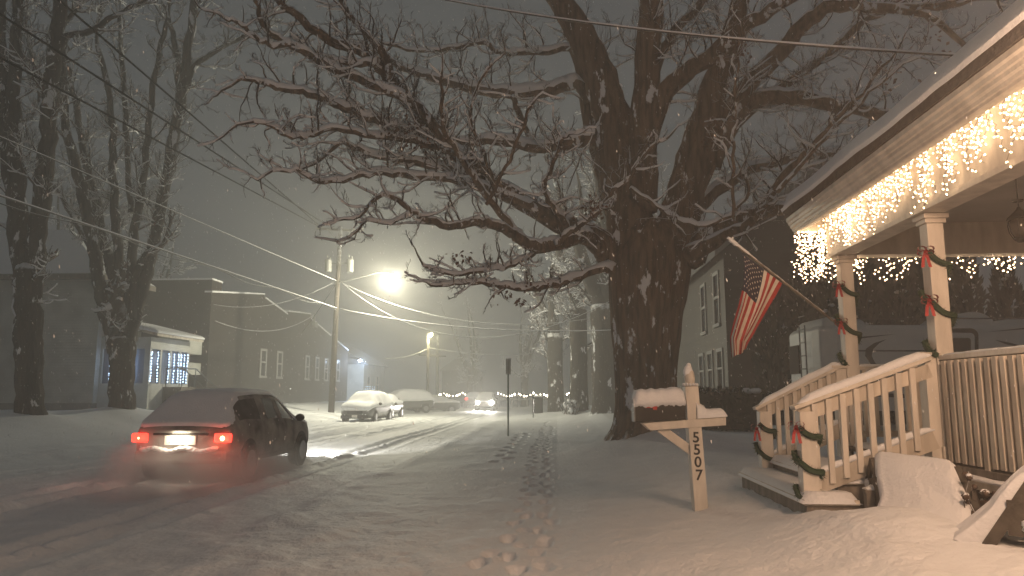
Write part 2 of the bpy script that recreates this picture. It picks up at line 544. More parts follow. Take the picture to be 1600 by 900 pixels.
class TreeB:
    def __init__(self, seed):
        self.wood = MB(); self.twig = MB(); self.snow = MB(); self.leaf = MB()
        self.r = random.Random(seed)
        self.nseg = 0; self.rmin = .0065

    def snow_on(self, pts, rad, thick=1.0):
        """a ridge of snow lying on a branch"""
        run = []
        for i, (p, r) in enumerate(zip(pts, rad)):
            d = (pts[min(i + 1, len(pts) - 1)] - pts[max(i - 1, 0)])
            if d.length < 1e-6: continue
            d.normalize()
            flat = math.sqrt(max(0, 1 - d.z * d.z))
            if flat > 0.42:
                w = (flat - 0.3) / 0.7
                run.append((p + Vector((0, 0, r * 0.62 + 0.008 * w)), (r * 0.80 + 0.014) * thick * w * (1 + self.r.uniform(-.22, .22))))
            else:
                if len(run) > 1: self.snow.tube([a for a, b in run], [b for a, b in run], 5)
                run = []
        if len(run) > 1: self.snow.tube([a for a, b in run], [b for a, b in run], 5)

    def limb(self, pts, rad, n=10, sides_fn=None, snow=True):
        self.wood.tube(pts, rad, n, fn=sides_fn)
        if snow: self.snow_on(pts, rad)

    def grow(self, p, d, length, r, level, maxl, up=0.25, gn=0.24, dens=1.0):
        R = self.r
        seg = max(0.05, length / (7 if level < 2 else 4 if level < 3 else 3))
        n = max(2, int(length / seg))
        pts = [p.copy()]; rad = [r]
        d = d.normalized()
        for i in range(n):
            d = (d + Vector((R.gauss(0, gn), R.gauss(0, gn), R.gauss(0, gn) + up * 0.35))).normalized()
            pts.append(pts[-1] + d * seg)
            rad.append(max(r * (1 - 0.7 * (i + 1) / n), self.rmin * .8))
        (self.twig if level > 0 else self.wood).tube(pts, rad, 5 if level < 1 else 4 if level < 2 else 3, caps=False)
        self.nseg += n
        if r > 0.012: self.snow_on(pts, rad, 1.15)
        if level < maxl:
            nc = max(3, int(length * (6, 8.5, 13, 14)[min(level, 3)] * dens))
            for j in range(nc):
                u = R.uniform(0.15, 1.0)
                k = min(int(u * n), n - 1)
                q = pts[k].lerp(pts[k + 1], u * n - k) if u < 1 else pts[-1]
                dd = (pts[k + 1] - pts[k]).normalized()
                rnd = Vector((R.gauss(0, 1), R.gauss(0, 1), R.gauss(0, 1) + 0.25))
                rnd = (rnd - dd * rnd.dot(dd)).normalized()
                nd = (dd * R.uniform(.35, .9) + rnd * R.uniform(.6, 1.0))
                ln = length * R.uniform(.25, .5) * (1.15 - u * 0.5)
                self.grow(q, nd, max(ln, .07), max(rad[k] * 0.62, self.rmin), level + 1, maxl, up, gn, dens)

    def sprout(self, pts, rad, every, length, maxl=2, start=0.1, up=0.3, bias=None, rfac=0.4, rcap=0.03, dens=1.0):
        """side branches along a traced limb"""
        R = self.r
        tot = 0
        L = [0]
        for a, b in zip(pts[:-1], pts[1:]): L.append(L[-1] + (b - a).length)
        T = L[-1]
        x = T * start
        while x < T:
            k = max(i for i in range(len(L)) if L[i] <= x); k = min(k, len(pts) - 2)
            f = (x - L[k]) / max(1e-6, L[k + 1] - L[k])
            q = pts[k].lerp(pts[k + 1], f)
            dd = (pts[k + 1] - pts[k]).normalized()
            rnd = Vector((R.gauss(0, 1), R.gauss(0, 1) * .8, R.gauss(0, .9) + 0.15))
            if bias: rnd = rnd + Vector(bias)
            rnd = (rnd - dd * rnd.dot(dd)).normalized()
            ln = length * R.uniform(.45, 1.2) * (1 - 0.45 * x / T)
            self.grow(q, dd * R.uniform(.3, 1.0) + rnd, ln, min(rcap, rad[k] * rfac + .003), 1, 1 + maxl, up, dens=dens)
            x += every * R.uniform(.5, 1.5)
        # tip
        self.grow(pts[-1], (pts[-1] - pts[-2]), length * .8, rad[-1], 1, 1 + maxl, up, dens=dens)

    def finish(self, name, loc, label, cat='tree', group=None, bark=None, parts=True):
        e = empty(name, loc, label, cat, group)
        self.wood.build('trunk', bark or M_bark, e, smooth=True)
        if self.twig.f: self.twig.build('branches', M_twig, e, smooth=True)
        if self.snow.f: self.snow.build('snow_cover', M_snowcap, e, smooth=True)
        if self.leaf.f: self.leaf.build('dead_leaves', M_leaf, e)
        return e

    def leaves(self, c, spread, n, size=0.06):
        R = self.r
        for i in range(n):
            p = Vector(c) + Vector((R.gauss(0, spread), R.gauss(0, spread), R.gauss(0, spread * .8)))
            a = R.uniform(0, 6.28); w = size * R.uniform(.6, 1.3)
            d1 = Vector((math.cos(a), math.sin(a), R.uniform(-1.4, -.2))).normalized()
            d2 = d1.cross(Vector((R.gauss(0, 1), R.gauss(0, 1), .3))).normalized()
            tip = p + d1 * w * 1.5
            mid = p + d1 * w * .7
            self.leaf.add([p, mid + d2 * w * .5, tip, mid - d2 * w * .45 + Vector((0, 0, w * .15))], [(0, 1, 2, 3)])


def bark_fn(seed, amp=0.06, fl=0):
    def f(i, a, p):
        q = 1.1 * (abs(math.sin(a * 11 + 1.3 * math.sin(p.z * 1.1 + a * 3) + seed)) ** .7 - .6) + .7 * (abs(math.sin(a * 19 + 1.9 * math.sin(p.z * 1.9 + a * 2))) ** .8 - .6) + math.sin(a * 5 + seed + p.z * .6) * .5 + math.sin(a * 9 + p.z * 1.3 + seed * 2) * .3 + math.sin(a * 17 + p.z * 4.1 + seed) * .25 + math.sin(a * 31 - p.z * 5) * .18
        return 1 + amp * q
    return f


RS = [.88]


def trace(lst, Y0, dY):
    """(x, y, r_px) along a limb; its distance goes from Y0 by dY over the length"""
    pts = []; rad = []
    n = len(lst)
    for i, (x, y, r) in enumerate(lst):
        Y = Y0 + dY * (i / (n - 1)) ** 1.1
        v = P(x, y, Y)
        pts.append([v.x, v.y, v.z, r * Y / F * RS[0]])
    sm = catmull(pts, 4)
    return [Vector(q[:3]) for q in sm], [max(q[3], .006) for q in sm]


def big_maple():
    T = TreeB(11)
    Y0 = 17.0
    base = P(1010, 690, Y0)
    base.z = ghp(base) - 0.05
    # trunk
    tl = [(1010, 712, 98), (1010, 692, 76), (1010, 674, 63), (1009, 650, 56), (1008, 620, 52), (1008, 560, 55), (1009, 500, 61), (1012, 450, 68), (1016, 410, 71), (1018, 375, 62), (1018, 350, 48)]
    pts, rad = trace(tl, Y0, 0)
    sm = catmull([list(p) + [r] for p, r in zip(pts, rad)], 3)
    T.wood.tube([Vector(q[:3]) for q in sm], [q[3] for q in sm], 128, fn=bark_fn(1, .045))
    limbs = [
        # stems: trace, depth change, sprout spacing, sprout length
        ([(1000, 400, 50), (985, 345, 42), (967, 280, 35), (958, 200, 33), (944, 140, 31), (915, 70, 27), (888, 20, 23), (850, -25, 17), (800, -60, 12)], 0, 1.0, .9, 1.5),
        ([(1000, 330, 30), (1004, 250, 26), (1007, 180, 24), (1013, 90, 23), (1019, 0, 22), (1020, -60, 18)], 0, -.6, .9, 1.3),
        ([(1040, 400, 44), (1062, 340, 36), (1076, 280, 32), (1095, 215, 30), (1116, 140, 25), (1140, 70, 20), (1160, -10, 15), (1170, -60, 12)], 0, -1.2, .8, 1.3),
        ([(1012, 215, 20), (1040, 142, 18), (1075, 112, 16), (1110, 88, 15), (1150, 52, 14), (1190, 24, 12), (1255, -15, 9)], -.2, -1.6, .5, 1.2),
        ([(1010, 170, 16), (1030, 90, 11), (1060, 45, 9), (1100, 0, 8), (1130, -40, 6)], .3, .8, .6, 1.1),
        ([(1080, 300, 22), (1120, 220, 18), (1157, 148, 16), (1211, 90, 15), (1255, 40, 14), (1291, 12, 12), (1340, 10, 10), (1400, 14, 9), (1469, 10, 8), (1531, -4, 6)], -.3, -2.5, .42, 1.3),
        ([(1110, 260, 20), (1149, 180, 16), (1175, 160, 15), (1233, 150, 14), (1300, 164, 12), (1350, 174, 11), (1392, 184, 11), (1430, 198, 10), (1480, 205, 7)], -.4, -2.0, .4, 1.1),
        ([(1130, 200, 12), (1180, 168, 10), (1247, 116, 9), (1291, 85, 8), (1344, 37, 7), (1390, 12, 6), (1440, -20, 5)], .2, .8, .45, 1.1),
        ([(1400, 14, 7), (1438, 20, 6.5), (1470, 40, 6), (1510, 74, 5)], -2.3, -.2, .35, .8),
        ([(1080, 400, 26), (1105, 372, 18), (1149, 344, 14), (1190, 333, 12), (1229, 328, 11), (1275, 333, 9), (1320, 345, 6)], -.3, -1.8, .45, 1.0),
        ([(1075, 400, 18), (1130, 368, 10), (1165, 352, 8), (1195, 318, 7.5), (1215, 288, 7), (1238, 262, 6), (1280, 215, 4.5), (1330, 160, 3.5), (1390, 95, 2.5)], -.8, -4.5, .35, .8),
        ([(1085, 330, 14), (1130, 290, 11), (1180, 262, 9), (1240, 250, 8), (1300, 240, 7), (1360, 235, 5)], .6, 1.8, .45, 1.2),
        # the big arms over the street
        ([(965, 405, 30), (930, 372, 20), (898, 358, 18), (862, 342, 18), (775, 288, 16), (722, 246, 15), (675, 205, 14.5), (647, 167, 14), (612, 126, 12), (587, 100, 11), (560, 79, 9.5), (513, 60, 8.5), (457, 20, 7), (425, -8, 5.5), (400, -40, 4.5)], 0, -3.0, .42, 1.15),
        ([(588, 100, 7), (555, 100, 6), (520, 95, 5), (498, 88, 4)], -2.2, 0, .3, .8),
        ([(612, 130, 8), (600, 85, 7.5), (575, 55, 7), (548, 30, 6), (532, 0, 5), (520, -30, 4)], -2.0, .5, .35, .9),
        ([(700, 225, 10), (655, 168, 9), (593, 137, 8), (530, 113, 7.5), (480, 85, 7), (440, 62, 6), (412, 42, 5), (398, 0, 4)], -1.8, -1.2, .32, .9),
        ([(455, 70, 5), (420, 70, 4.5), (398, 58, 4), (378, 38, 3.5), (350, 28, 3)], -2.8, -.2, .3, .7),
        ([(760, 275, 12), (720, 240, 10), (647, 210, 9.5), (613, 200, 9), (567, 180, 8), (533, 167, 7.5), (493, 149, 7), (455, 140, 6), (421, 132, 5), (400, 124, 4), (372, 126, 3)], -1.0, -2.2, .32, .95),
        ([(775, 285, 9), (740, 255, 7), (680, 228, 6.5), (613, 217, 6), (567, 210, 5.5), (513, 199, 5), (480, 213, 5), (450, 213, 4.5), (427, 197, 4), (395, 190, 3)], -.8, -3.6, .28, .8),
        ([(820, 312, 10), (780, 292, 8.5), (720, 268, 7.5), (663, 257, 7), (613, 250, 6.5), (560, 233, 5.5), (532, 224, 4), (500, 250, 3)], -.6, -1.6, .3, .9),
        ([(840, 328, 9), (790, 308, 8), (740, 287, 7), (700, 281, 7), (647, 275, 6.5), (600, 271, 6), (567, 273, 5), (527, 283, 4.5), (490, 280, 4), (460, 267, 3), (425, 267, 2.5)], -.7, -2.6, .28, .85),
        # upper left horizontals
        ([(975, 360, 26), (958, 320, 18), (942, 265, 16), (925, 200, 15), (917, 140, 14), (903, 85, 12), (885, 40, 10), (875, -10, 8)], .7, 1.8, .6, 1.2),
        ([(920, 155, 12), (905, 134, 11), (880, 134, 10.5), (850, 144, 10.5), (800, 147, 10.5), (750, 140, 9.5), (700, 127, 8.5), (650, 114, 7), (620, 100, 6), (595, 82, 4.5)], 1.3, 1.6, .38, 1.0),
        ([(944, 255, 14), (930, 218, 13), (900, 222, 12), (850, 230, 10), (815, 226, 9), (783, 220, 8.5), (740, 222, 7), (700, 225, 5)], .5, -.6, .36, 1.0),
        ([(912, 90, 8), (895, 74, 6.5), (857, 80, 6), (817, 83, 5.5), (777, 80, 5), (752, 66, 4.5), (700, 77, 4), (650, 79, 3.5), (610, 70, 3)], 1.5, .8, .32, .9),
        ([(800, 150, 5), (815, 185, 6), (825, 215, 5), (830, 240, 4)], 1.6, -.4, .4, .5),
        # lower left arms
        ([(960, 415, 26), (943, 392, 18), (925, 376, 15), (906, 369, 14), (885, 378, 12), (862, 384, 11.5), (842, 384, 11), (819, 378, 10), (794, 362, 9), (766, 349, 8), (738, 348, 7.5), (713, 352, 7), (669, 346, 6), (644, 331, 5), (598, 303, 4), (570, 330, 3)], 0, -3.6, .26, .8),
        ([(812, 372, 7), (800, 356, 6.5), (763, 309, 6), (738, 275, 5.5), (713, 237, 5), (695, 205, 4.5), (690, 160, 3.5)], -1.2, -2.6, .3, .75),
        ([(890, 376, 7), (880, 345, 6), (862, 320, 5), (850, 290, 4.5), (865, 255, 4), (880, 215, 3)], -.6, -3.0, .3, .7),
        ([(870, 383, 5), (880, 372, 5), (905, 352, 4.5), (925, 338, 4), (942, 325, 3.5)], -1.2, -1.0, .25, .5),
        ([(962, 424, 12), (943, 421, 7), (893, 436, 6.5), (862, 446, 6), (830, 449, 5.5), (800, 448, 5), (763, 443, 4.5), (730, 441, 3.5), (690, 446, 3)], -.2, -2.5, .26, .6),
        ([(857, 385, 6), (847, 388, 5), (825, 402, 4.5), (794, 417, 4.5), (756, 424, 4), (707, 428, 3.2), (668, 418, 2.5)], -.4, -2.8, .24, .55),
        ([(640, 335, 4), (610, 350, 3), (570, 345, 2.5), (545, 372, 2)], -3.2, -.2, .22, .5),
        # shoots in front of the trunk
        ([(1146, 345, 3.6), (1144, 290, 3.2), (1147, 230, 3), (1149, 160, 2.6), (1153, 100, 2.2), (1160, 60, 1.6)], -3.6, -1.2, .3, .7),
        ([(930, 330, 4), (958, 300, 4), (985, 275, 3.5), (1015, 232, 3), (1040, 218, 2.5)], -1.8, -.6, .25, .5),
        ([(985, 295, 4), (1020, 318, 4), (1055, 338, 4), (1085, 352, 4), (1115, 348, 4), (1150, 330, 3.5), (1170, 300, 3)], -1.4, -2.0, .3, .6),
        ([(1215, 300, 4), (1240, 270, 3.6), (1290, 215, 3.2), (1345, 160, 2.8), (1400, 112, 2.4), (1440, 90, 2)], -4.5, -2.0, .3, .7),
        ([(760, 320, 3.4), (790, 262, 3.2), (812, 210, 3), (830, 165, 2.4)], -3.0, -1.0, .3, .6),
        ([(775, 300, 3), (755, 240, 3), (735, 190, 2.8), (745, 140, 2.4), (770, 100, 2)], -2.5, -1.5, .3, .6),
    ]
    for i, (lst, y0, dY, ev, ln) in enumerate(limbs):
        pts, rad = trace(lst, Y0 + y0, dY)
        # little crooks
        for k in range(1, len(pts) - 1):
            pts[k] += Vector((T.r.gauss(0, .02), T.r.gauss(0, .03), T.r.gauss(0, .02)))
        n = 64 if rad[0] > .35 else 20 if rad[0] > .15 else 8
        T.wood.tube(pts, rad, n, fn=bark_fn(i, .05) if rad[0] > .12 else None)
        T.snow_on(pts, rad, 1.4 if rad[0] < .2 else .9)
        if rad[0] > .3: st = .5
        else: st = .18
        T.sprout(pts, rad, ev * (.55 if rad[0] < .3 else .8), ln * 1.7, 2, st, up=.30, dens=.62, rcap=.026)
    for (x, y, Y, n, sp) in ((790, 458, 15, 26, .12), (830, 448, 15.5, 16, .12), (720, 405, 14.5, 30, .14), (930, 328, 15.5, 60, .16), (1115, 218, 15, 40, .15), (1460, 78, 13.5, 34, .3),
                             (650, 210, 15, 70, .25), (680, 225, 15, 60, .3), (1120, 195, 15, 20, .1), (1400, 110, 13, 26, .22), (930, 320, 14.5, 40, .12), (1160, 70, 14, 20, .15), (815, 470, 14.8, 14, .06)):
        T.leaves(P(x, y, Y), sp, n)
    print('maple segs', T.nseg)
    T.finish('maple_tree', Vector((base.x, base.y, base.z)), 'huge bare maple with a thick furrowed trunk and snowy spreading limbs behind the mailbox', 'tree')


big_maple()


def traced_tree(seed, Y0, stems, base, mat_, label, sprout_len=1.6, every=.9, dens=.7, foot=None):
    T = TreeB(seed); T.rmin = .008
    for i, (lst, y0, dY) in enumerate(stems):
        pts, rad = trace(lst, Y0 + y0, dY)
        for k in range(1, len(pts) - 1):
            pts[k] += Vector((T.r.gauss(0, .03), T.r.gauss(0, .04), 0))
        T.wood.tube(pts, rad, 60 if rad[0] > .4 else 14, fn=bark_fn(i + seed, .08))
        T.snow_on(pts, rad, .7)
        if i > 0 or True:
            T.sprout(pts, rad, every * .85, sprout_len * 1.6, 2, .7 if i == 0 else .25, up=.45, rcap=.045, dens=dens)
    return T.finish('bare_tree', base, label, 'tree', bark=mat_)


RS[0] = .70
b1 = P(45, 655, 24.5); b1.z = ghp(b1)
traced_tree(21, 24.5, [
    ([(46, 672, 36), (46, 640, 28), (45, 590, 25), (44, 540, 27), (42, 490, 27), (44, 450, 28), (46, 425, 28)], 0, 0),
    ([(40, 440, 22), (30, 380, 21), (26, 320, 20), (24, 250, 18), (23, 170, 15), (24, 90, 13), (28, 0, 11), (30, -60, 9)], 0, .5),
    ([(50, 440, 21), (56, 380, 20), (66, 310, 19), (74, 230, 18), (78, 170, 17), (84, 100, 16), (92, 30, 15), (98, -50, 12)], 0, -1),
    ([(28, 330, 14), (10, 250, 13), (6, 160, 11), (4, 60, 9), (0, -40, 7)], 0, 1.2),
    ([(84, 90, 9), (104, 58, 7.5), (140, 48, 7), (175, 28, 6), (215, 5, 5.5), (260, -25, 4.5)], -.6, -1.5),
    ([(92, 40, 8), (112, 20, 7), (145, -10, 6)], -.8, 1),
    ([(76, 200, 7), (60, 140, 6), (48, 80, 5), (30, 20, 4)], 0, 2),
], b1, M_bark2, 'bare snowy tree leftmost in the row, before the white house wall', 1.7, .8)

b2 = P(190, 642, 30.0); b2.z = ghp(b2)
traced_tree(22, 30.0, [
    ([(192, 665, 34), (191, 640, 27), (191, 600, 24), (190, 560, 25), (190, 530, 28), (191, 505, 26)], 0, 0),
    ([(180, 550, 16), (165, 490, 14), (155, 440, 14), (146, 390, 13), (132, 320, 12), (118, 260, 11), (104, 200, 9), (98, 120, 8), (92, 40, 6)], 0, -1),
    ([(184, 530, 16), (180, 480, 13), (174, 420, 12), (160, 370, 10), (148, 310, 9), (132, 240, 8), (120, 180, 7), (108, 100, 5)], 0, 1.5),
    ([(190, 500, 14), (190, 460, 12), (186, 400, 10), (178, 330, 9), (177, 260, 8.5), (174, 190, 7), (165, 120, 6), (152, 70, 5)], 0, .4),
    ([(194, 500, 14), (200, 450, 12), (206, 390, 10), (214, 330, 8.5), (226, 270, 7.5), (233, 200, 7), (240, 130, 6.5), (250, 80, 6), (262, 30, 5), (266, -30, 4)], 0, -.6),
    ([(200, 530, 18), (212, 490, 15), (222, 450, 14), (236, 400, 13), (246, 350, 12), (258, 290, 12), (272, 210, 12), (284, 150, 12), (293, 90, 10), (300, 30, 9), (308, -40, 7)], 0, -.4),
    ([(205, 500, 11), (212, 440, 8), (222, 405, 8), (236, 395, 8)], -.3, 0),
    ([(284, 150, 8), (300, 112, 6.5), (330, 85, 6), (370, 62, 5), (400, 50, 4)], -.3, .6),
    ([(280, 150, 7), (276, 90, 7), (268, 40, 5), (255, 0, 4)], 0, 1.0),
    ([(204, 330, 6), (200, 260, 6), (196, 180, 6), (190, 90, 5), (184, 10, 4)], 0, 2.4),
    ([(150, 400, 7), (120, 350, 6), (90, 300, 5), (60, 260, 4), (30, 235, 3)], 0, 2.4),
], b2, M_bark2, 'bare many-stemmed tree, snow packed in its fork, before the lit porch', 1.7, .75)


def wild_tree(seed, base, h, r, label, group='bare trees fading into the snowfall', fork=0.3, lean=0.0, spread=.45, nst=4, dens=.55, maxl=2):
    T = TreeB(seed); R = T.r; T.rmin = .016
    base = Vector(base)
    pts = [base + Vector((0, 0, -.2)), base + Vector((0, 0, .3)), base + Vector((lean * .3, 0, h * fork * .5)), base + Vector((lean, 0, h * fork))]
    sm = catmull([list(p) + [q] for p, q in zip(pts, [r * 1.35, r * 1.05, r * .95, r])], 3)
    T.wood.tube([Vector(q[:3]) for q in sm], [q[3] for q in sm], 16, fn=bark_fn(seed, .06))
    top = pts[-1]
    for i in range(nst):
        a = i * 2 * math.pi / nst + R.uniform(-.4, .4)
        sp = spread * R.uniform(.5, 1.3) if i else .12
        d = Vector((math.cos(a) * sp, math.sin(a) * sp, 1)).normalized()
        p = top + Vector((0, 0, -.3)); Ln = h * (1 - fork) * R.uniform(.75, 1.05)
        n = 9; q = [p.copy()]; rr = [r * .62]
        for k in range(n):
            d = (d + Vector((R.gauss(0, .09), R.gauss(0, .09), .05))).normalized()
            q.append(q[-1] + d * Ln / n); rr.append(r * .62 * (1 - .85 * (k + 1) / n))
        T.wood.tube(q, rr, 9); T.snow_on(q, rr, .8)
        T.sprout(q, rr, .8, h * .16, maxl, .12, up=.3, rcap=.06, dens=dens)
    for i in range(3):
        a = R.uniform(0, 6.28)
        p = base + Vector((0, 0, h * fork * R.uniform(.55, .95)))
        T.grow(p, Vector((math.cos(a), math.sin(a), .5)), h * .22, r * .16, 0, 3, .35, .16, dens)
    return T.finish('bare_tree', base, label, 'tree', group, bark=M_bark2)


def gpt(x, y, Y):
    p = P(x, y, Y); p.z = ghp(p); return p


wild_tree(31, gpt(905, 645, 43), 14.5, .52, 'bare tree with a brushy snow clump at its foot, left of the maple', fork=.42)
wild_tree(32, gpt(868, 640, 52), 14, .55, 'thinner pale trunk fading in the haze left of the brushy-footed tree', fork=.4)
wild_tree(33, gpt(948, 646, 40), 14.5, .75, 'wide hazy trunk half hidden directly behind the huge maple', fork=.4)
wild_tree(34, gpt(1040, 650, 47), 15, .45, 'bare tree wholly behind the huge maple, only its crown showing', fork=.35)
wild_tree(35, gpt(735, 640, 95), 13, .4, 'faint bare tree far up the street above the oncoming car')
wild_tree(36, gpt(820, 640, 88), 14, .45, 'faint bare tree far up the street right of the sign post')
wild_tree(39, gpt(230, 640, 52), 15, .35, 'tall faint tree rising over the dark building behind the many-stemmed tree', fork=.25)
wild_tree(40, gpt(110, 640, 48), 15.5, .4, 'tall faint tree rising behind the white house', fork=.25)
wild_tree(41, gpt(1250, 640, 33), 13, .35, 'bare tree behind the grey house, its crown over the porch corner', fork=.3)

# brushy clump at the foot of the first far tree
mb = MB(); c = gpt(893, 645, 42.3)
for i in range(60):
    a = rng.uniform(0, 6.28); r0 = rng.uniform(0, .5)
    p = c + Vector((r0 * math.cos(a), r0 * math.sin(a), 0))
    mb.tube([p, p + Vector((rng.gauss(0, .2), rng.gauss(0, .2), rng.uniform(.3, .8)))], [.02, .01], 4)
o = empty('shrub', c, 'small twiggy shrub with snow clumps at the foot of a hazy trunk', 'shrub')
mb.build('stems', M_twig, o)
mb = MB()
for i in range(26):
    a = rng.uniform(0, 6.28); r0 = rng.uniform(0, .5)
    mb.blob(c + Vector((r0 * math.cos(a), r0 * math.sin(a), rng.uniform(.1, .75))), rng.uniform(.06, .15))
mb.build('snow_clumps', M_snowcap, o, smooth=True)

# ------------------------------------------------------------------ the near house with its porch
def snow_ridge(mb, pts, w, h, n=9, seed=0, droop=0.0):
    """soft ridge of snow along a line: rounded cross-section, uneven"""
    pts = [Vector(p) for p in pts]
    L = [0]
    for a, b in zip(pts[:-1], pts[1:]): L.append(L[-1] + (b - a).length)
    T = L[-1]; k = max(3, int(T / .05))
    rows = []
    for i in range(k + 1):
        x = T * i / k
        j = max(q for q in range(len(L)) if L[q] <= x + 1e-9); j = min(j, len(pts) - 2)
        p = pts[j].lerp(pts[j + 1], (x - L[j]) / max(1e-6, L[j + 1] - L[j]))
        d = (pts[j + 1] - pts[j]).normalized()
        side = d.cross(Vector((0, 0, 1))).normalized()
        e = min(1, min(i, k - i) / 1.5)
        e = .25 + .75 * e
        hh = h * e * (1 + .35 * n1(x * 3.3, seed) + .2 * n1(x * 11, seed + 1)); ww = w * (.97 + .12 * n1(x * 5, seed + 2)) * (.8 + .2 * e)
        row = []
        for q in range(n):
            a = math.pi * q / (n - 1)
            row.append(p + side * (ww / 2 * math.cos(a)) + Vector((0, 0, hh * math.sin(a) ** .75 - droop * abs(math.cos(a)) ** 3)))
        rows.append(row)
    vs = [v for r in rows for v in r]
    fs = []
    for i in range(k):
        for q in range(n - 1):
            fs.append((i * n + q, i * n + q + 1, (i + 1) * n + q + 1, (i + 1) * n + q))
        fs.append((i * n + n - 1, i * n, (i + 1) * n, (i + 1) * n + n - 1))
    fs.append(tuple(range(n))); fs.append(tuple(k * n + q for q in range(n - 1, -1, -1)))
    mb.add(vs, fs)


def slab_snow(mb, s0, s1, t0, t1, z, h, d=0.06, seed=0, over=.02):
    """a quilt of snow on a level rectangle of the street frame"""
    ns = max(4, int((s1 - s0) / d)); nt_ = max(4, int((t1 - t0) / d))
    vs = []
    for i in range(ns + 1):
        for j in range(nt_ + 1):
            s = s0 - over + (s1 - s0 + 2 * over) * i / ns; t = t0 - over + (t1 - t0 + 2 * over) * j / nt_
            e = min(1, min(i, ns - i) * (s1 - s0) / ns / .05, min(j, nt_ - j) * (t1 - t0) / nt_ / .05)
            e = math.sin(e * math.pi / 2)
            hh = (h * e ** .6 * (1 + .3 * n1(s * 2.1 + t * 1.3, seed) + .12 * n1(s * 9 + t * 7, seed + 3))) if e > 0 else -.03
            vs.append(S(s, t, z + hh))
    fs = [(i * (nt_ + 1) + j, i * (nt_ + 1) + j + 1, (i + 1) * (nt_ + 1) + j + 1, (i + 1) * (nt_ + 1) + j) for i in range(ns) for j in range(nt_)]
    mb.add(vs, fs)


TC = 3.43                     # outer face of the porch columns
S0, S1 = 6.78, 8.85           # near and far column (their near faces)
CW = 0.145
ZD = 1.0
ZB = 3.22                     # under side of the beam
ZRAIL = 1.93
S_plain = S
def S(s, t, z=0.0): return S_plain(s, t - .065, z)
house = empty('porch_house', S(7, 4.5, .5), 'cream painted house porch with dentil-lit eave, railings and snowy steps at the right edge', 'house')


def column(s):
    mb = MB()
    mb.sbox(s, s + CW, TC, TC + CW, ZD, ZB - .09)
    mb.sbox(s - .02, s + CW + .02, TC - .02, TC + CW + .02, ZB - .09, ZB - .05)
    mb.sbox(s - .038, s + CW + .038, TC - .038, TC + CW + .038, ZB - .048, ZB - .003)
    mb.sbox(s - .018, s + CW + .018, TC - .018, TC + CW + .018, ZD + .002, ZD + .14)
    return mb.build('column', M_paint, house, bevel=.006)


column(S0); column(S1)
column(4.1 - .3)
SE = 9.06                     # far end of the beam
mb = MB()
mb.sbox(-5, SE, 3.36, 3.58, ZB, 3.775)
mb.sbox(-5, SE + .01, 3.345, 3.36, ZB - .005, ZB + .05)
mb.build('front_beam', M_paint, house, bevel=.004)
mb = MB()
mb.sbox(8.84, SE, 3.582, 7.4, ZB + .003, 3.775)
mb.build('end_beam', M_paint, house, bevel=.004)
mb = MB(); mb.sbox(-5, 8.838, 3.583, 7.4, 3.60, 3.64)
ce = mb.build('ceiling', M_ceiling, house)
# roof: soffit, crown moulding, shingle edge, snow
EA = 3.02
mb = MB()
def shed(s0, s1, t0, z0, t1, z1, th):
    pts = [S(s0, t0, z0), S(s0, t1, z1), S(s0, t1, z1 + th), S(s0, t0, z0 + th)]
    mb.prism(pts, S(s1, 0, 0) - S(s0, 0, 0))
shed(-5.05, SE + .34, EA - .05, 3.80, 7.6, 4.9, .125)
roof = mb.build('roof', M_shingle, house)
mb = MB(); mb.sbox(-5, SE + .27, EA + .121, 7.4, 3.778, 3.797); mb.build('soffit', M_paint_old, roof)
mb = MB()
prof = [(EA + .075, 3.59), (EA + .055, 3.60), (EA + .055, 3.625), (EA + .04, 3.63), (EA + .035, 3.655), (EA + .015, 3.67), (EA + .012, 3.70), (EA - .005, 3.705), (EA - .012, 3.735), (EA - .03, 3.75), (EA - .03, 3.795), (EA + .12, 3.795), (EA + .12, 3.59)]
mb.prism([S(-5, t, z) for t, z in prof], S(SE + .31, 0, 0) - S(-5, 0, 0))
mb.prism([S(SE + .2 + (EA + .12 - t), EA + .1, z) for t, z in prof], S(0, 4.3, 0) - S(0, 0, 0))
mb.build('crown_moulding', M_paint, roof)
# snow on the roof
ns, nt_ = 150, 30
vs = []
for i in range(ns + 1):
    for j in range(nt_ + 1):
        s = -5.0 + (SE + .32 + 5.0) * i / ns
        u = j / nt_
        t = EA - .09 + (7.6 - EA) * u ** 1.5
        zr = 3.925 + (t - EA + .05) * (1.1 / 4.6)
        e = min(1, u / .03) ** .5
        e2 = min(1, (ns - i) / 2)
        vs.append(S(s, t, zr + .12 * e * e2 + .03 * n1(s * 1.1, 3) + .02 * n1(s * 4 + t, 5)))
fs = [(i * (nt_ + 1) + j, i * (nt_ + 1) + j + 1, (i + 1) * (nt_ + 1) + j + 1, (i + 1) * (nt_ + 1) + j) for i in range(ns) for j in range(nt_)]
mb = MB(); mb.add(vs, fs)
# front skirt of the snow
k = len(vs)
low = [Vector(vs[i * (nt_ + 1)]) - Vector((0, 0, .04)) + Vector((.015, 0, 0)) for i in range(ns + 1)]
mb.add([vs[i * (nt_ + 1)] for i in range(ns + 1)] + low, [(i, i + 1, ns + 2 + i, ns + 1 + i) for i in range(ns)])
mb.build('roof_snow', M_snowcap, roof, smooth=True)

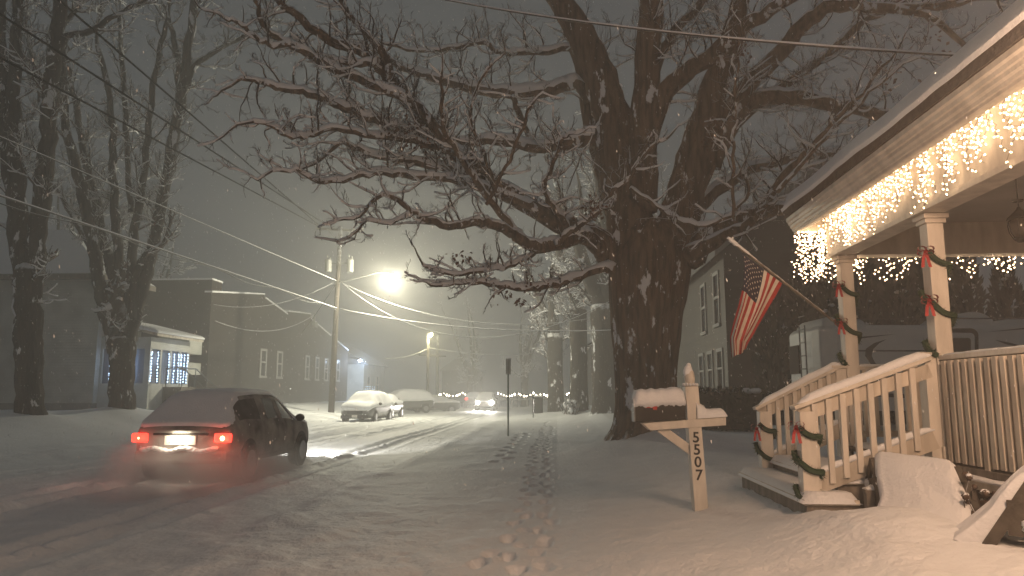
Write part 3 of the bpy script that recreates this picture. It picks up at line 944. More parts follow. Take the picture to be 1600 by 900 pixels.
# deck
mb = MB()
mb.sbox(-4, 9.1, 3.40, 7.4, ZD - .05, ZD)
deck = mb.build('deck', M_deckwood, house)
mb = MB()
for i in range(62):
    s = -3.9 + i * .21
    if s > 6.55 and s < 8.9: continue
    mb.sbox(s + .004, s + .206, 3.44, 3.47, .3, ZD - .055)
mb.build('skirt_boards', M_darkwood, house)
mb = MB()
mb.sbox(-4, 6.6, 3.335, 3.44, ZD - .145, ZD - .085)
mb.build('deck_edge_board', M_paint_old, house)
mb = MB(); snow_ridge(mb, [S(6.6, 3.385, ZD - .086), S(2.5, 3.385, ZD - .086)], .10, .035, seed=4)
slab_snow(mb, 6.95, 8.85, 3.42, 3.9, ZD, .05, seed=5)
mb.build('snow', M_snowcap, deck, smooth=True)
mb = MB(); mb.sbox(-4, 9.0, 7.0, 7.3, .3, 5.0); mb.build('house_wall', M_paint_old, house)

# long railing towards the camera
rail = MB()
rail.sbox(2.6, S0 - .002, 3.435, 3.575, ZRAIL - .04, ZRAIL)
rail_o = rail.build('deck_railing', M_paint, house, bevel=.004)
mb = MB(); mb.sbox(2.6, S0, 3.46, 3.50, ZRAIL - .14, ZRAIL - .045); mb.sbox(2.6, S0, 3.46, 3.50, ZD + .10, ZD + .18); mb.build('cross_rail', M_paint_old, rail_o)
bal0 = None
s = S0 - .10; i = 0
br = random.Random(5)
while s > 2.7:
    mb = MB()
    w = .062
    mb.bar(S(s, 3.438, ZD + .02 + (-.06 if i % 6 == 5 else 0)), S(s + br.uniform(-.004, .004), 3.438, ZRAIL - .05), .04, w, up=S(1, 0, 0) - S(0, 0, 0))
    mb.build('baluster', M_paint_old, rail_o, bevel=.004)
    s -= .108; i += 1
mb = MB(); snow_ridge(mb, [S(S0 - .02, 3.505, ZRAIL + .001), S(2.6, 3.505, ZRAIL + .001)], .125, .02, seed=7); mb.build('snow', M_snowcap, rail_o, smooth=True)
mb = MB(); mb.sbox(S0 + .02, S0 + .16, TC - .10, TC - .002, ZD - .12, ZRAIL + .005)
mb.sbox(S0 + .0, S0 + .20, TC - .14, TC + .0, ZRAIL + .006, ZRAIL + .03)
mb.build('railing_post', M_paint, house, bevel=.004)
mb = MB(); mb.sbox(S1 + .02, S1 + .14, TC - .12, TC - .002, ZD - .12, ZRAIL - .04)
mb.sbox(S1 - .01, S1 + .17, TC - .17, TC + .01, ZRAIL - .04, ZRAIL - .01)
mb.build('railing_post', M_paint, house, bevel=.004)
# far end railing
r2 = MB(); r2.sbox(8.93, 9.03, TC + CW, 7.0, ZRAIL - .06, ZRAIL - .02)
r2 = r2.build('end_railing', M_paint, house)
mb = MB(); mb.sbox(8.96, 9.0, TC + CW, 7.0, ZD + .10, ZD + .17); mb.build('cross_rail', M_paint_old, r2)
t = TC + CW + .06
while t < 6.9:
    mb = MB(); mb.sbox(8.945, 8.985, t, t + .045, ZD + .172, ZRAIL - .062); mb.build('baluster', M_paint_old, r2)
    t += .12
mb = MB(); snow_ridge(mb, [S(8.98, TC + CW, ZRAIL - .02), S(8.98, 6.9, ZRAIL - .02)], .09, .03, seed=8); mb.build('snow', M_snowcap, r2, smooth=True)

# steps
ZT = [.70, .85]
gz = .50
for i, (t0, t1, zt, sa, sb) in enumerate(((2.16, 2.62, ZT[0], 6.62, 8.92), (2.50, 3.05, ZT[1], 6.82, 8.84))):
    mb = MB()
    mb.sbox(sa, sb, t0, t1, zt - .045, zt)
    st = mb.build('step', M_paint_old, house, bevel=.004)
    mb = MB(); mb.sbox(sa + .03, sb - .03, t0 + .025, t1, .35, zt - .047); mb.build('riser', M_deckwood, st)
    mb = MB(); slab_snow(mb, sa, sb, t0, t1, zt, .055, seed=10 + i); mb.build('snow', M_snowcap, st, smooth=True)
# boxed base under the near stringer, with a little snow
mb = MB()
for i in range(4): mb.sbox(6.50, 6.56, 2.63 + i * .2, 2.825 + i * .2, .3, .80)
mb.build('stair_skirt', M_deckwood, house)
mb = MB(); snow_ridge(mb, [S(6.56, 2.64, .80), S(6.56, 3.4, .80)], .13, .05, seed=31); mb.build('stair_skirt_snow', M_snowcap, house, smooth=True)


def stair_rail(s, tn, zn, zb, label):
    """newel at t=tn, handrail up to the porch post"""
    top = S(s + .04, TC - .06, ZRAIL - .02); bot = S(s + .04, tn - .10, zn)
    mb = MB(); mb.bar(bot, top, .14, .035)
    r = mb.build('stair_railing', M_paint, house, bevel=.004)
    off = Vector((0, 0, -.11))
    mb = MB(); mb.bar(bot + off + S(0, .12, .045), top + off, .04, .12)
    lo = Vector((0, 0, -(zn - zb)))
    b2 = S(s + .04, tn + .05, zb + .30); t2 = S(s + .04, TC - .06, ZD + .20)
    mb.bar(b2, t2, .05, .16)
    mb.build('cross_rail', M_paint_old, r)
    mb = MB(); mb.sbox(s - .03, s + .11, tn - .06, tn + .08, zb, zn - .03); mb.build('newel_post', M_paint, r, bevel=.005)
    for i in range(8):
        u = (i + .75) / 8.6
        a = b2.lerp(t2, u) + Vector((0, 0, -.06)); b = bot.lerp(top, (a.xy - bot.xy).length / (top.xy - bot.xy).length) + Vector((0, 0, -.05))
        o = S(-.035, 0, 0)
        mb = MB(); mb.bar(Vector((b.x, b.y, a.z)) + o, b + o, .05, .034, up=S(1, 0, 0)); mb.build('baluster', M_paint, r, bevel=.003)
    mb = MB(); snow_ridge(mb, [bot + Vector((0, 0, .018)) - S(0, .02, 0), top + Vector((0, 0, .018))], .135, .075, seed=int(s * 7))
    snow_ridge(mb, [b2 + Vector((0, 0, .08)), t2 + Vector((0, 0, .08))], .06, .055, seed=int(s * 9))
    mb.build('snow', M_snowcap, r, smooth=True)


stair_rail(S0, 2.26, 1.47, .5, '')
stair_rail(S1 + .03, 2.47, 1.42, .5, '')


# garlands: a twist of green needles with red bows
def garland_mesh(path, rad=.035, snow=.0, seed=1):
    R = random.Random(seed)
    mb = MB(); sn = MB()
    mb.tube(path, rad * .6, 6)
    L = 0
    for a, b in zip(path[:-1], path[1:]):
        n = int((b - a).length / .0022)
        d = (b - a).normalized()
        for i in range(n):
            p = a.lerp(b, R.random())
            v = Vector((R.gauss(0, 1), R.gauss(0, 1), R.gauss(0, 1))); v = (v - d * v.dot(d) * .6).normalized()
            e = p + v * rad * R.uniform(.7, 1.35)
            w = v.cross(d).normalized() * .0065
            mb.add([p + w, p - w, e], [(0, 1, 2)])
        if snow:
            for i in range(int((b - a).length / .03)):
                p = a.lerp(b, R.random()) + Vector((0, 0, rad * .75))
                sn.blob(p, rad * R.uniform(.35, .75) * snow, rg=R, sz=.7)
    return mb, sn


def bow(mb, c, size=.07, ax=None):
    c = Vector(c)
    ax = ax or Vector((1, -.2, 0)).normalized()
    up = Vector((0, 0, 1)); nr = ax.cross(up)
    for sgn in (-1, 1):
        for k in (0, 1):
            pts = []
            for i in range(9):
                a = i / 8 * 2 * math.pi
                q = ax * (sgn * size * .55 * (1 - math.cos(a))) + up * (size * .42 * math.sin(a) + (k - .3) * size * .5) + nr * (size * .2 * k)
                pts.append(c + q)
            wv = nr * size * .35
            vs = [p - wv for p in pts] + [p + wv for p in pts]
            mb.add(vs, [(i, i + 1, 10 + i, 9 + i) for i in range(8)])
        pts = [c, c + ax * sgn * size * .3 - up * size * 1.0 - nr * .01, c + ax * sgn * size * .5 - up * size * 2.3]
        wv = ax * size * .22
        vs = [p - wv for p in pts] + [p + wv for p in pts]
        mb.add(vs, [(i, i + 1, 4 + i, 3 + i) for i in range(2)])
    mb.blob(c, size * .3)


def wrap(sc, tc, hw, ztop, pitch, turns, phase=0.0, n=10, tail=0.0):
    """square helix round a post centred at (sc, tc)"""
    pts = []
    N = int(turns * 4 * n)
    cor = [(-1, -1), (-1, 1), (1, 1), (1, -1)]
    for i in range(N + 1):
        q = i / n + phase
        k = int(q) % 4; f = q - int(q)
        a = cor[k]; b = cor[(k + 1) % 4]
        s_, t_ = a[0] + (b[0] - a[0]) * f, a[1] + (b[1] - a[1]) * f
        sag = .03 * math.sin(f * math.pi)
        pts.append(S(sc + s_ * hw, tc + t_ * hw, ztop - pitch * i / (4 * n) - sag))
    return pts


def post_garland(name_lbl, sc, tc, hw, ztop, pitch, turns, snow, bows, seed):
    e = empty('garland', S(sc, tc, ztop - pitch * turns), name_lbl, 'garland', 'green garlands with red bows wound round the porch posts')
    p = wrap(sc, tc, hw, ztop, pitch, turns)
    g, sn = garland_mesh(p, .046, snow, seed)
    g.build('needles', M_green, e)
    if sn.f: sn.build('snow', M_snowcap, e, smooth=True)
    for z in bows:
        b = MB(); bow(b, S(sc - hw - .02, tc - hw - .03, z), .062); b.build('bow', M_red, e)


post_garland('green garland with red bows round the thick near porch column', S0 + CW / 2, TC + CW / 2, CW / 2 + .02, 2.86, .46, 2.0, .0, (2.86, 2.42), 1)
post_garland('green garland with red bows round the farther porch column, flagpole beside it', S1 + CW / 2, TC + CW / 2, CW / 2 + .02, 2.86, .46, 2.0, .0, (2.86, 2.42), 2)
post_garland('snow-dusted garland with a red bow on the near newel post of the steps', S0 + .04, 2.27, .09, 1.30, .30, 2.6, 1.0, (1.31,), 3)
post_garland('snow-dusted garland with a red bow on the far newel post of the steps', S1 + .07, 2.48, .09, 1.25, .32, 2.4, 1.0, (1.2,), 4)


# ------------------------------------------------------------------ strings of icicle lights
def bulb_mesh(r, n=5):
    mb = MB()
    mb.lathe([(r * .45, -r * 1.4), (r, -r * .3), (r * .8, r * .6), (r * .25, r * 1.3)], (0, 0, 0), n)
    me = bpy.data.meshes.new('bulb'); me.from_pydata(mb.v, [], mb.f)
    return me, mb


def icicle_string(label, a, b, name='icicle_lights', spacing=.09, drop=(0.05, .32), step=.06, br=.011, material=None, out=Vector((0, 0, 0)), seed=1, group=None, dens=1.0, straight=False, cordr=.0028, seg=None):
    """cord from a to b with strands of bulbs hanging from it"""
    R = random.Random(seed); a = Vector(a); b = Vector(b)
    L = (b - a).length; d = (b - a) / L
    e = empty(name, a.lerp(b, .5), label, 'string lights', group)
    inv = wm(e).inverted()
    cord = MB(); bulbs = []
    main = [a.lerp(b, i / 40) + Vector((0, 0, -.01 * math.sin(i * 1.7))) for i in range(41)]
    cord.tube(main, cordr, 4)
    x = 0
    while x < L:
        ln = R.uniform(*drop) * (1 if R.random() < .8 else .4)
        p = a + d * x + out * R.uniform(.3, 1.0)
        bulbs.append(p.copy())
        pts = [p.copy()]
        z = 0; side = R.choice((-1, 1))
        while z < ln:
            sl = step * R.uniform(.7, 1.3)
            if straight: v = Vector((0, 0, -1))
            else: v = (Vector((0, 0, -R.uniform(.35, 1.0))) + d * side * R.uniform(.5, 1.9)).normalized()
            side = -side if R.random() < .75 else side
            p = p + v * sl + out.normalized() * R.uniform(-.008, .008) if out.length else p + v * sl
            z += -v.z * sl
            pts.append(p.copy())
            if R.random() < .93: bulbs.append(p + Vector((R.uniform(-.008, .008), R.uniform(-.008, .008), -.008)))
        if len(pts) > 1: cord.tube(pts, cordr * .8, 3, caps=False)
        x += spacing * R.uniform(.5, 1.5) / dens
    cord.build('cord', M_cord, e)
    me, proto = bulb_mesh(br)
    m = material or M_bulb
    me.materials.append(m)
    cs = sorted(bulbs, key=lambda q: q.length)
    for q in cs[:90]:
        o = bpy.data.objects.new('bulb', me); SC.collection.objects.link(o); o.parent = e
        o.location = inv @ q; o.rotation_euler = (R.uniform(-1.2, 1.2), R.uniform(-1.2, 1.2), 0)
    if len(cs) > 90:
        mb = MB()
        for q in cs[90:]:
            rt = Matrix.Rotation(R.uniform(-1.2, 1.2), 3, 'X') @ Matrix.Rotation(R.uniform(-1.2, 1.2), 3, 'Y')
            mb.add([rt @ Vector(v) + q for v in proto.v], proto.f)
        o = mb.build('bulbs', m, e); o['kind'] = 'stuff'
    return len(cs)


LG = 'icicle light strings along the porch eaves'
nb = icicle_string('dense glowing icicle lights over the sloping front beam of the porch', S(2.2, 3.33, 3.76), S(9.0, 3.33, 3.76), spacing=.043, drop=(.18, .52), step=.066, br=.0066, out=Vector((-.03, 0, 0)), seed=3, group=LG)
print('bulbs', nb)
icicle_string('thick bunch of icicle lights hanging round the far roof corner of the porch', S(9.30, 3.07, 3.585), S(9.24, 3.75, 3.585), spacing=.018, drop=(.30, .62), step=.06, br=.0075, out=Vector((0, -.12, 0)), seed=5, group=LG)
icicle_string('short icicle lights across the far end of the porch above the camper', S(9.09, 3.64, ZB + .02), S(9.09, 7.2, ZB + .02), spacing=.085, drop=(.04, .30), step=.06, br=.008, out=Vector((0, .02, 0)), seed=6, group=LG)

S = S_plain
# ------------------------------------------------------------------ hanging lantern
lc = P(1594, 350, 6.3)
e = empty('lantern', lc, 'black hanging porch lantern at the right edge of the picture', 'lantern')
mb = MB(); mb.tube([lc + Vector((0, 0, .13)), Vector((lc.x, lc.y, 3.56))], .006, 6); mb.lathe([(.045, 0), (.045, .012)], lc + Vector((0, 0, .20)), 12); mb.build('chain', M_black, e)
mb = MB(); mb.lathe([(.012, .15), (.02, .13), (.05, .10), (.095, .055), (.10, .04), (.085, .04)][::-1], lc, 16); mb.build('cap', M_black, e, smooth=True)
mb = MB()
for i in range(8):
    a = i * math.pi / 4
    pts = [lc + Vector((r * math.cos(a), r * math.sin(a), z)) for r, z in ((.083, .04), (.092, -.01), (.085, -.07), (.06, -.12))]
    mb.tube(pts, .005, 4)
mb.lathe([(.03, -.16), (.062, -.13), (.062, -.118)], lc, 12)
mb.build('frame', M_black, e)
mb = MB(); mb.lathe([(.05, -.115), (.076, -.07), (.083, -.01), (.075, .038)], lc, 14); mb.build('glass', mat('lantern_glass', (.08, .07, .06), .15), e, smooth=True)

# ------------------------------------------------------------------ flag
pA = S(S1 + .03, TC - .08, 2.36); pB = P(1137, 373, 8.1)
pd = (pB - pA)
e = empty('flag', pA, 'snow-edged stars and stripes flag hanging from an angled pole on the far porch column', 'flag')
mb = MB(); mb.tube([pA, pB], .013, 10); mb.build('pole', M_deckwood, e, smooth=True)
mb = MB(); mb.tube([pA + pd * .0, pA + pd * .06], .022, 10); mb.build('bracket', M_galv, e)
mb = MB()
pts = [pA + pd * (.16 + .84 * i / 40) + Vector((0, 0, .012)) for i in range(41)]
rad = [.006 + .005 * abs(n1(i * .9, 3)) * 2 for i in range(36)] + [.02, .026, .024, .027, .018]
rad = rad[:41]
for i in range(29, 36): rad[i] = .012 if i < 32 else .02
mb.tube(pts, rad, 7); mb.build('snow', M_snowcap, e, smooth=True)
NU, NV = 70, 39
hoA = pA + (pB - pA) * ((1305 - 1222) / (1305 - 1137)) ; hoB = pA + (pB - pA) * ((1305 - 1160) / (1305 - 1137))
e0 = [(1222, 441), (1212, 462), (1201, 482), (1191, 500), (1180, 520), (1172, 533), (1168, 543)]
e1 = [(1160, 394), (1163, 412), (1162, 440), (1156, 470), (1149, 498), (1143, 525), (1146, 558)]
def epath(E, u, Y):
    x = u * (len(E) - 1); i = min(int(x), len(E) - 2); f = x - i
    return P(E[i][0] + (E[i + 1][0] - E[i][0]) * f, E[i][1] + (E[i + 1][1] - E[i][1]) * f, Y)
vs = []
for i in range(NU + 1):
    u = i / NU
    for j in range(NV + 1):
        v = j / NV
        A = epath(e0, u, hoA.y); B = epath(e1, u, hoB.y)
        # gathers: the far half of the cloth folds back
        w = v + u * .10 * math.sin(v * 2 * math.pi * 1.5 + .5)
        p = A.lerp(B, w)
        p.y += u ** .7 * (.075 * math.sin(v * 2 * math.pi * 2.2 + u * 1.1) + .03 * math.sin(v * 17 + u * 4)) + .05 * u
        p.x += u * .018 * math.sin(v * 2 * math.pi * 2.2 + 1.2)
        p.z += .012 * math.sin(v * 9 + u * 7) * u
        p -= (pB - pA).normalized() * 0
        vs.append(p - Vector((0, 0, .014)))
mb = MB()
for i in range(NU):
    for j in range(NV):
        k = i * (NV + 1) + j
        st = min(12, int(j * 13 / NV))
        mi = 0 if st % 2 == 0 else 1
        if st >= 6 and i / NU < .38: mi = 2
        mb.f.append((k, k + 1, k + NV + 2, k + NV + 1)); mb.m.append(mi)
mb.v = [tuple(p) for p in vs]
cloth = mb.build('cloth', [mat('flag_red', (.42, .035, .03), .8, .25, 20), mat('flag_white', (.70, .64, .56), .8, .1, 20), mat('flag_blue', (.018, .022, .05), .8, .2, 20)], e, smooth=True)
mb = MB()
def cl(u, v):
    x = u * NU; y = v * NV; i = min(int(x), NU - 1); j = min(int(y), NV - 1); a = x - i; b = y - j; k = i * (NV + 1) + j
    return (vs[k] * (1 - a) + vs[k + NV + 1] * a) * (1 - b) + (vs[k + 1] * (1 - a) + vs[k + NV + 2] * a) * b
for r_ in range(9):
    for c_ in range(6 if r_ % 2 == 0 else 5):
        v = 6 / 13 + (7 / 13) * (r_ + .8) / 9.6
        u = .38 * (c_ + .6 + (.5 if r_ % 2 else 0)) / 6.2
        for sg in (-1, 1):
            pts = []
            for q in range(10):
                a = q * math.pi / 5; rr = .017 if q % 2 == 0 else .007
                pts.append(cl(u + rr * math.cos(a) * .75, v + rr * math.sin(a) * 1.3) + Vector((0, sg * .004, 0)))
            mb.add(pts, [tuple(range(10))])
mb.build('stars', MATS['flag_white'], cloth)

# ------------------------------------------------------------------ mailbox
YM = 8.1
mbx = P(1095, 800, YM); mbx.z = ghp(mbx) - .1
e = empty('mailbox', mbx, 'snow-capped black mailbox on a white wooden post numbered 5507', 'mailbox')
pb = P(1095, 803, YM); pb.z -= .08; pt = P(1078.5, 604, YM)
mb = MB(); mb.bar(pb, pt, .142, .142, up=Vector((0, 1, 0)))
post = mb.build('post', M_paint, e, bevel=.005)
mb = MB(); ax = (pt - pb).normalized()
fin = [(.060, .0), (.072, .006), (.072, .025), (.05, .035), (.056, .06), (.058, .10), (.05, .15), (.035, .19), (.014, .212)]
mb.lathe(fin, (0, 0, 0), 18)
rot = Vector((0, 0, 1)).rotation_difference(ax).to_matrix()
mb.v = [tuple(rot @ Vector(v) + pt) for v in mb.v]
mb.build('finial', M_paint, post, smooth=True)
mb = MB(); mb.blob(pt + ax * .225, .028, 10, 7, .05, sz=1.2); mb.blob(pt + ax * .16 + Vector((-.012, .0, 0)), .055, 10, 7, .05, sz=1.3)
for k in range(14):
    a = k / 14 * 6.283; mb.blob(pt + Vector((.075 * math.cos(a), .075 * math.sin(a), .022 + .01 * n1(k, 2))), .016, 6, 5)
mb.build('snow', M_snowcap, post, smooth=True)
# digits
def text_mesh(ch, size, loc, rotm, parent, depth=.004, name='digit', material=None):
    cu = bpy.data.curves.new('t', 'FONT'); cu.body = ch; cu.size = size; cu.extrude = depth; cu.align_x = 'CENTER'; cu.align_y = 'CENTER'; cu.offset = .0025
    to = bpy.data.objects.new('t', cu); SC.collection.objects.link(to)
    dg = bpy.context.evaluated_depsgraph_get(); dg.update()
    me = bpy.data.meshes.new_from_object(to.evaluated_get(dg))
    bpy.data.objects.remove(to)
    me.transform(Matrix.Translation(loc) @ rotm.to_4x4())
    me.transform(wm(parent).inverted())
    me.materials.clear(); me.materials.append(material or M_num)
    o = bpy.data.objects.new(name, me); SC.collection.objects.link(o); o.parent = parent
    return o
lean = math.atan2(ax.x, ax.z)
for ch, px, py in (('5', 1084.5, 680), ('5', 1085.5, 698), ('0', 1087.5, 716), ('7', 1089.5, 735)):
    u = (603 + 200) ; f = (803 - py) / (803 - 604)
    c = pb.lerp(pt, f); c = c + Vector((0, -.074, 0))
    rm = Matrix.Rotation(lean + .06, 3, 'Y') @ Matrix.Rotation(math.pi / 2, 3, 'X')
    text_mesh(ch, .155, c, rm, post)
# arm and brace
mb = MB()
a0 = P(994, 662, YM); a1 = P(1131, 656, YM)
armd = (a1 - a0).normalized()
poly = [P(1002, 661, YM), P(1131, 651, YM), P(1131, 664, YM), P(1014, 672, YM)]
mb.prism([p + Vector((0, -.085, 0)) for p in poly], (0, .04, 0))
mb.prism([p + Vector((0, .055, 0)) for p in poly], (0, .04, 0))
arm = mb.build('arm', M_paint, post, bevel=.003)
mb = MB(); mb.bar(P(1030, 668, YM), P(1082, 706, YM), .05, .09, up=Vector((0, 0, 1))); mb.build('brace', M_paint, post)
# box
x0, x1 = P(991, 660, YM), P(1069, 657, YM)
bx = (x1 - x0).normalized(); L = (x1 - x0).length; hw = .088; hs = .14
mb = MB()
sec = [(-hw, 0), (hw, 0), (hw, hs)] + [(hw * math.cos(a), hs + hw * math.sin(a)) for a in [math.pi * k / 12 for k in range(1, 12)]] + [(-hw, hs)]
up = Vector((0, 0, 1))
mb.prism([x0 + Vector((0, y, 0)) + up * (z + .012) for y, z in sec], bx * L)
box = mb.build('box', M_black, e, bevel=.003)
mb = MB(); sec2 = [(y * 1.04, z * 1.02) for y, z in sec]; mb.prism([x0 + Vector((0, y, 0)) + up * (z + .009) for y, z in sec2], -bx * .012); mb.build('door', M_galv, box)
mb = MB(); mb.box(x0 + bx * .17 + Vector((0, -hw - .008, .165)), (.13, .005, .032)); mb.box(x0 + bx * .21 + Vector((0, -hw - .0085, .155)), (.04, .006, .055)); mb.build('signal_flag', mat('red_enamel', (.45, .03, .02), .5), box)
mb = MB()
K = 30; secN = 13
vs = []; fs = []
for i in range(K + 1):
    q = i / K
    e_ = min(1, min(i, K - i) / 2.0) ** .5
    for j in range(secN):
        a = math.pi * j / (secN - 1)
        th = .10 * e_ * (.35 + .65 * math.sin(a) ** .6) * (1 + .25 * n1(i * .35 + j * .2, 4))
        jag = .03 * n1(i * 1.3, 9) if j in (0, secN - 1) else 0
        rr = hw + th * (.35 + .65 * math.sin(a))
        vs.append(x0 + bx * (L * (q * 1.04 - .03)) + Vector((0, rr * math.cos(a), hs + .025 + jag + (hw + th) * math.sin(a) ** .8)))
fs = [(i * secN + j, i * secN + j + 1, (i + 1) * secN + j + 1, (i + 1) * secN + j) for i in range(K) for j in range(secN - 1)]
fs += [(i * secN + secN - 1, i * secN, (i + 1) * secN, (i + 1) * secN + secN - 1) for i in range(K)]
fs += [tuple(range(secN)), tuple(K * secN + j for j in range(secN - 1, -1, -1))]
mb.add(vs, fs); mb.build('snow', M_snowcap, box, smooth=True)
mb = MB()
K = 14
vs = []
p0 = P(1086, 653, YM); p1 = P(1131, 650, YM)
for i in range(K + 1):
    q = i / K
    hgt = .21 * (1 - .45 * min(1, q / .35) ** .7) if q < .35 else .17 * .55 * (1 - max(0, (q - .85) / .15) ** 2 * .7)
    for j in range(11):
        a = math.pi * j / 10
        vs.append(p0.lerp(p1, q * 1.03) + Vector((0, .105 * math.cos(a), hgt * math.sin(a) ** .6 * (1 + .1 * n1(i * .7, 12)) - .005)))
fs = [(i * 11 + j, i * 11 + j + 1, (i + 1) * 11 + j + 1, (i + 1) * 11 + j) for i in range(K) for j in range(10)] + [tuple(range(11)), tuple(K * 11 + j for j in range(10, -1, -1))]
mb.add(vs, fs); mb.build('snow', M_snowcap, arm, smooth=True)

# ------------------------------------------------------------------ wooden shelters over the shrubs
def shelter(fl, bl, fr_, br_, rl, rr, label, flare=1.8, seed=1):
    """A-frame: fl/bl front and back foot at the left end, fr_/br_ at the right end, rl/rr ridge ends"""
    c = (fl + bl + fr_ + br_) / 4
    e = empty('shrub_shelter', c, label, 'shrub shelter', 'wooden A-frame shelters against the porch')
    def board(a, b, c_, d_, name, inset=0):
        n = (b - a).cross(d_ - a).normalized() * .022
        mb = MB()
        for k in range(5):
            u0, u1 = k / 5 + .012, (k + 1) / 5 - .012
            mb.prism([a.lerp(d_, u0), b.lerp(c_, u0), b.lerp(c_, u1), a.lerp(d_, u1)], n)
        return mb.build(name, M_deckwood, e)
    board(fl, fr_, rr, rl, 'front_panel'); board(br_, bl, rl, rr, 'back_panel')
    for a, b, top in ((fl, bl, rl), (fr_, br_, rr)):
        inw = ((fl + fr_) / 2 - (a + a) / 2) * .02
        mb = MB()
        mb.bar(a + inw, top + inw, .05, .07); mb.bar(b + inw, top + inw, .05, .07)
        mb.bar(a.lerp(top, .42), b.lerp(top, .42), .03, .22)
        mb.build('end_frame', M_darkwood, e)
    mb = MB()
    nu, nv = 36, 26
    nrm = (fr_ - fl).cross(rl - fl).normalized()
    if nrm.z < 0: nrm = -nrm
    vs = []
    for i in range(nu + 1):
        u = i / nu
        for j in range(nv + 1):
            v = j / nv
            ridge = v > .72
            if v <= .72:
                q = v / .72; p = fl.lerp(fr_, u).lerp(rl.lerp(rr, u), q)
            else:
                q = (v - .72) / .28; p = rl.lerp(rr, u).lerp(bl.lerp(br_, u), q * .5)
            ed = math.sin(min(1, min(i, nu - i) / 4.5, (nv - j) / 3) * math.pi / 2) ** .7
            th = (.085 if v > .3 else .085 + .05 * (.3 - v) / .3) * (1 + .25 * n1(u * 4 + v * 3, seed) + .1 * n1(u * 17, seed + 2))
            bl_ = math.exp(-((v - .72) / .16) ** 2)
            dirn = (nrm * (1 - bl_) + Vector((0, 0, 1)) * bl_ * .9)
            if j < 4: dirn = dirn + Vector((nrm.x, nrm.y, -.5)) * (.6, .5, .3, .1)[j] * flare
            vs.append(p + dirn * (th * ed + .012))
    fs = [(i * (nv + 1) + j, i * (nv + 1) + j + 1, (i + 1) * (nv + 1) + j + 1, (i + 1) * (nv + 1) + j) for i in range(nu) for j in range(nv)]
    mb.add(vs, fs)
    # edge skirts
    for row in (0, nu):
        top = [vs[row * (nv + 1) + j] for j in range(nv + 1)]
        lo = [v - Vector((0, 0, .05)) for v in top]
        mb.add(top + lo, [(j, j + 1, nv + 2 + j, nv + 1 + j) for j in range(nv)])
    # clumps caught on the end frame
    for k in range(9):
        mb.blob(fl.lerp(bl, rng.uniform(.25, .8)).lerp(rl, rng.choice((.35, .4, .5, .58))) , rng.uniform(.02, .045), 8, 6, .3)
    mb.build('snow', M_snowcap, e, smooth=True)


def zg(p, off=-.05):
    p = Vector((p[0], p[1], 0)); p.z = ghp(p) + off; return p


shelter(zg((2.94, 6.03)), zg((3.16, 6.9)), zg((3.27, 5.25)), zg((3.62, 5.9)), Vector((3.09, 6.48, 1.03)), Vector((3.40, 5.78, 1.02)),
        'A-frame wooden shelter under a thick quilt of snow beside the steps', seed=5)
shelter(zg((3.04, 4.95)), zg((3.5, 4.6)), zg((3.18, 5.18)), zg((3.64, 4.9)), Vector((3.33, 4.78, 1.12)), Vector((3.46, 5.0, 1.12)),
        'dark-ended wooden shelter with snow on its slanting board, cut by the bottom right corner', flare=.6, seed=6)

# dried hydrangea between them
c = zg((3.42, 5.35))
e = empty('hydrangea', c, 'dried hydrangea stems with snowy flower heads against the porch skirt', 'plant')
st = MB(); hd = MB(); sn = MB()
R = random.Random(4)
for i in range(18):
    px = R.uniform(1500, 1562); py = R.uniform(738, 815) if px < 1535 else R.uniform(770, 800)
    p = P(px, py, 5.45 + R.uniform(-.12, .1))
    b = Vector((p.x + R.uniform(-.05, .1), p.y, .5))
    m = b.lerp(p, .6) + Vector((R.uniform(-.05, .05), 0, .03))
    st.tube([b, m, p], [.006, .004, .003], 4)
    hd = MB(); hd.blob(p, R.uniform(.018, .03), 7, 5, .3, rg=R); hd.build('flower_head', mat('dried_flower', (.09, .06, .045), .9), e, smooth=True)
    if R.random() < .7: sn.blob(p + Vector((0, 0, .012)), R.uniform(.02, .032), 7, 5, .25, rg=R, sz=.7)
st.build('stems', M_twig, e); sn.build('snow', M_snowcap, e, smooth=True)


# ------------------------------------------------------------------ buildings
def sash(parent, corner, right, up, w, h, out, name='window', mats=None, fr=.07):
    """window frame on a wall: corner, unit vectors, size"""
    mb = MB()
    fm = mats or M_paint_old
    o = out * .03
    def bx(a0, a1, b0, b1, d=.05):
        pts = [corner + right * a0 + up * b0, corner + right * a1 + up * b0, corner + right * a1 + up * b1, corner + right * a0 + up * b1]
        mb.prism(pts, out * d)
    bx(0, fr, 0, h); bx(w - fr, w, 0, h); bx(fr, w - fr, h - fr, h); bx(-.05, w + .05, -fr, 0, .09); bx(fr, w - fr, h * .48, h * .53, .04)
    f = mb.build(name, fm, parent)
    mb = MB(); pts = [corner + right * fr + out * .012, corner + right * (w - fr) + out * .012, corner + right * (w - fr) + up * h + out * .012, corner + right * fr + up * h + out * .012]
    mb.add(pts, [(0, 1, 2, 3)]); mb.build('pane', M_pane, f)
    return f


UZ = Vector((0, 0, 1)); UT = S(0, 1, 0); US = S(1, 0, 0)
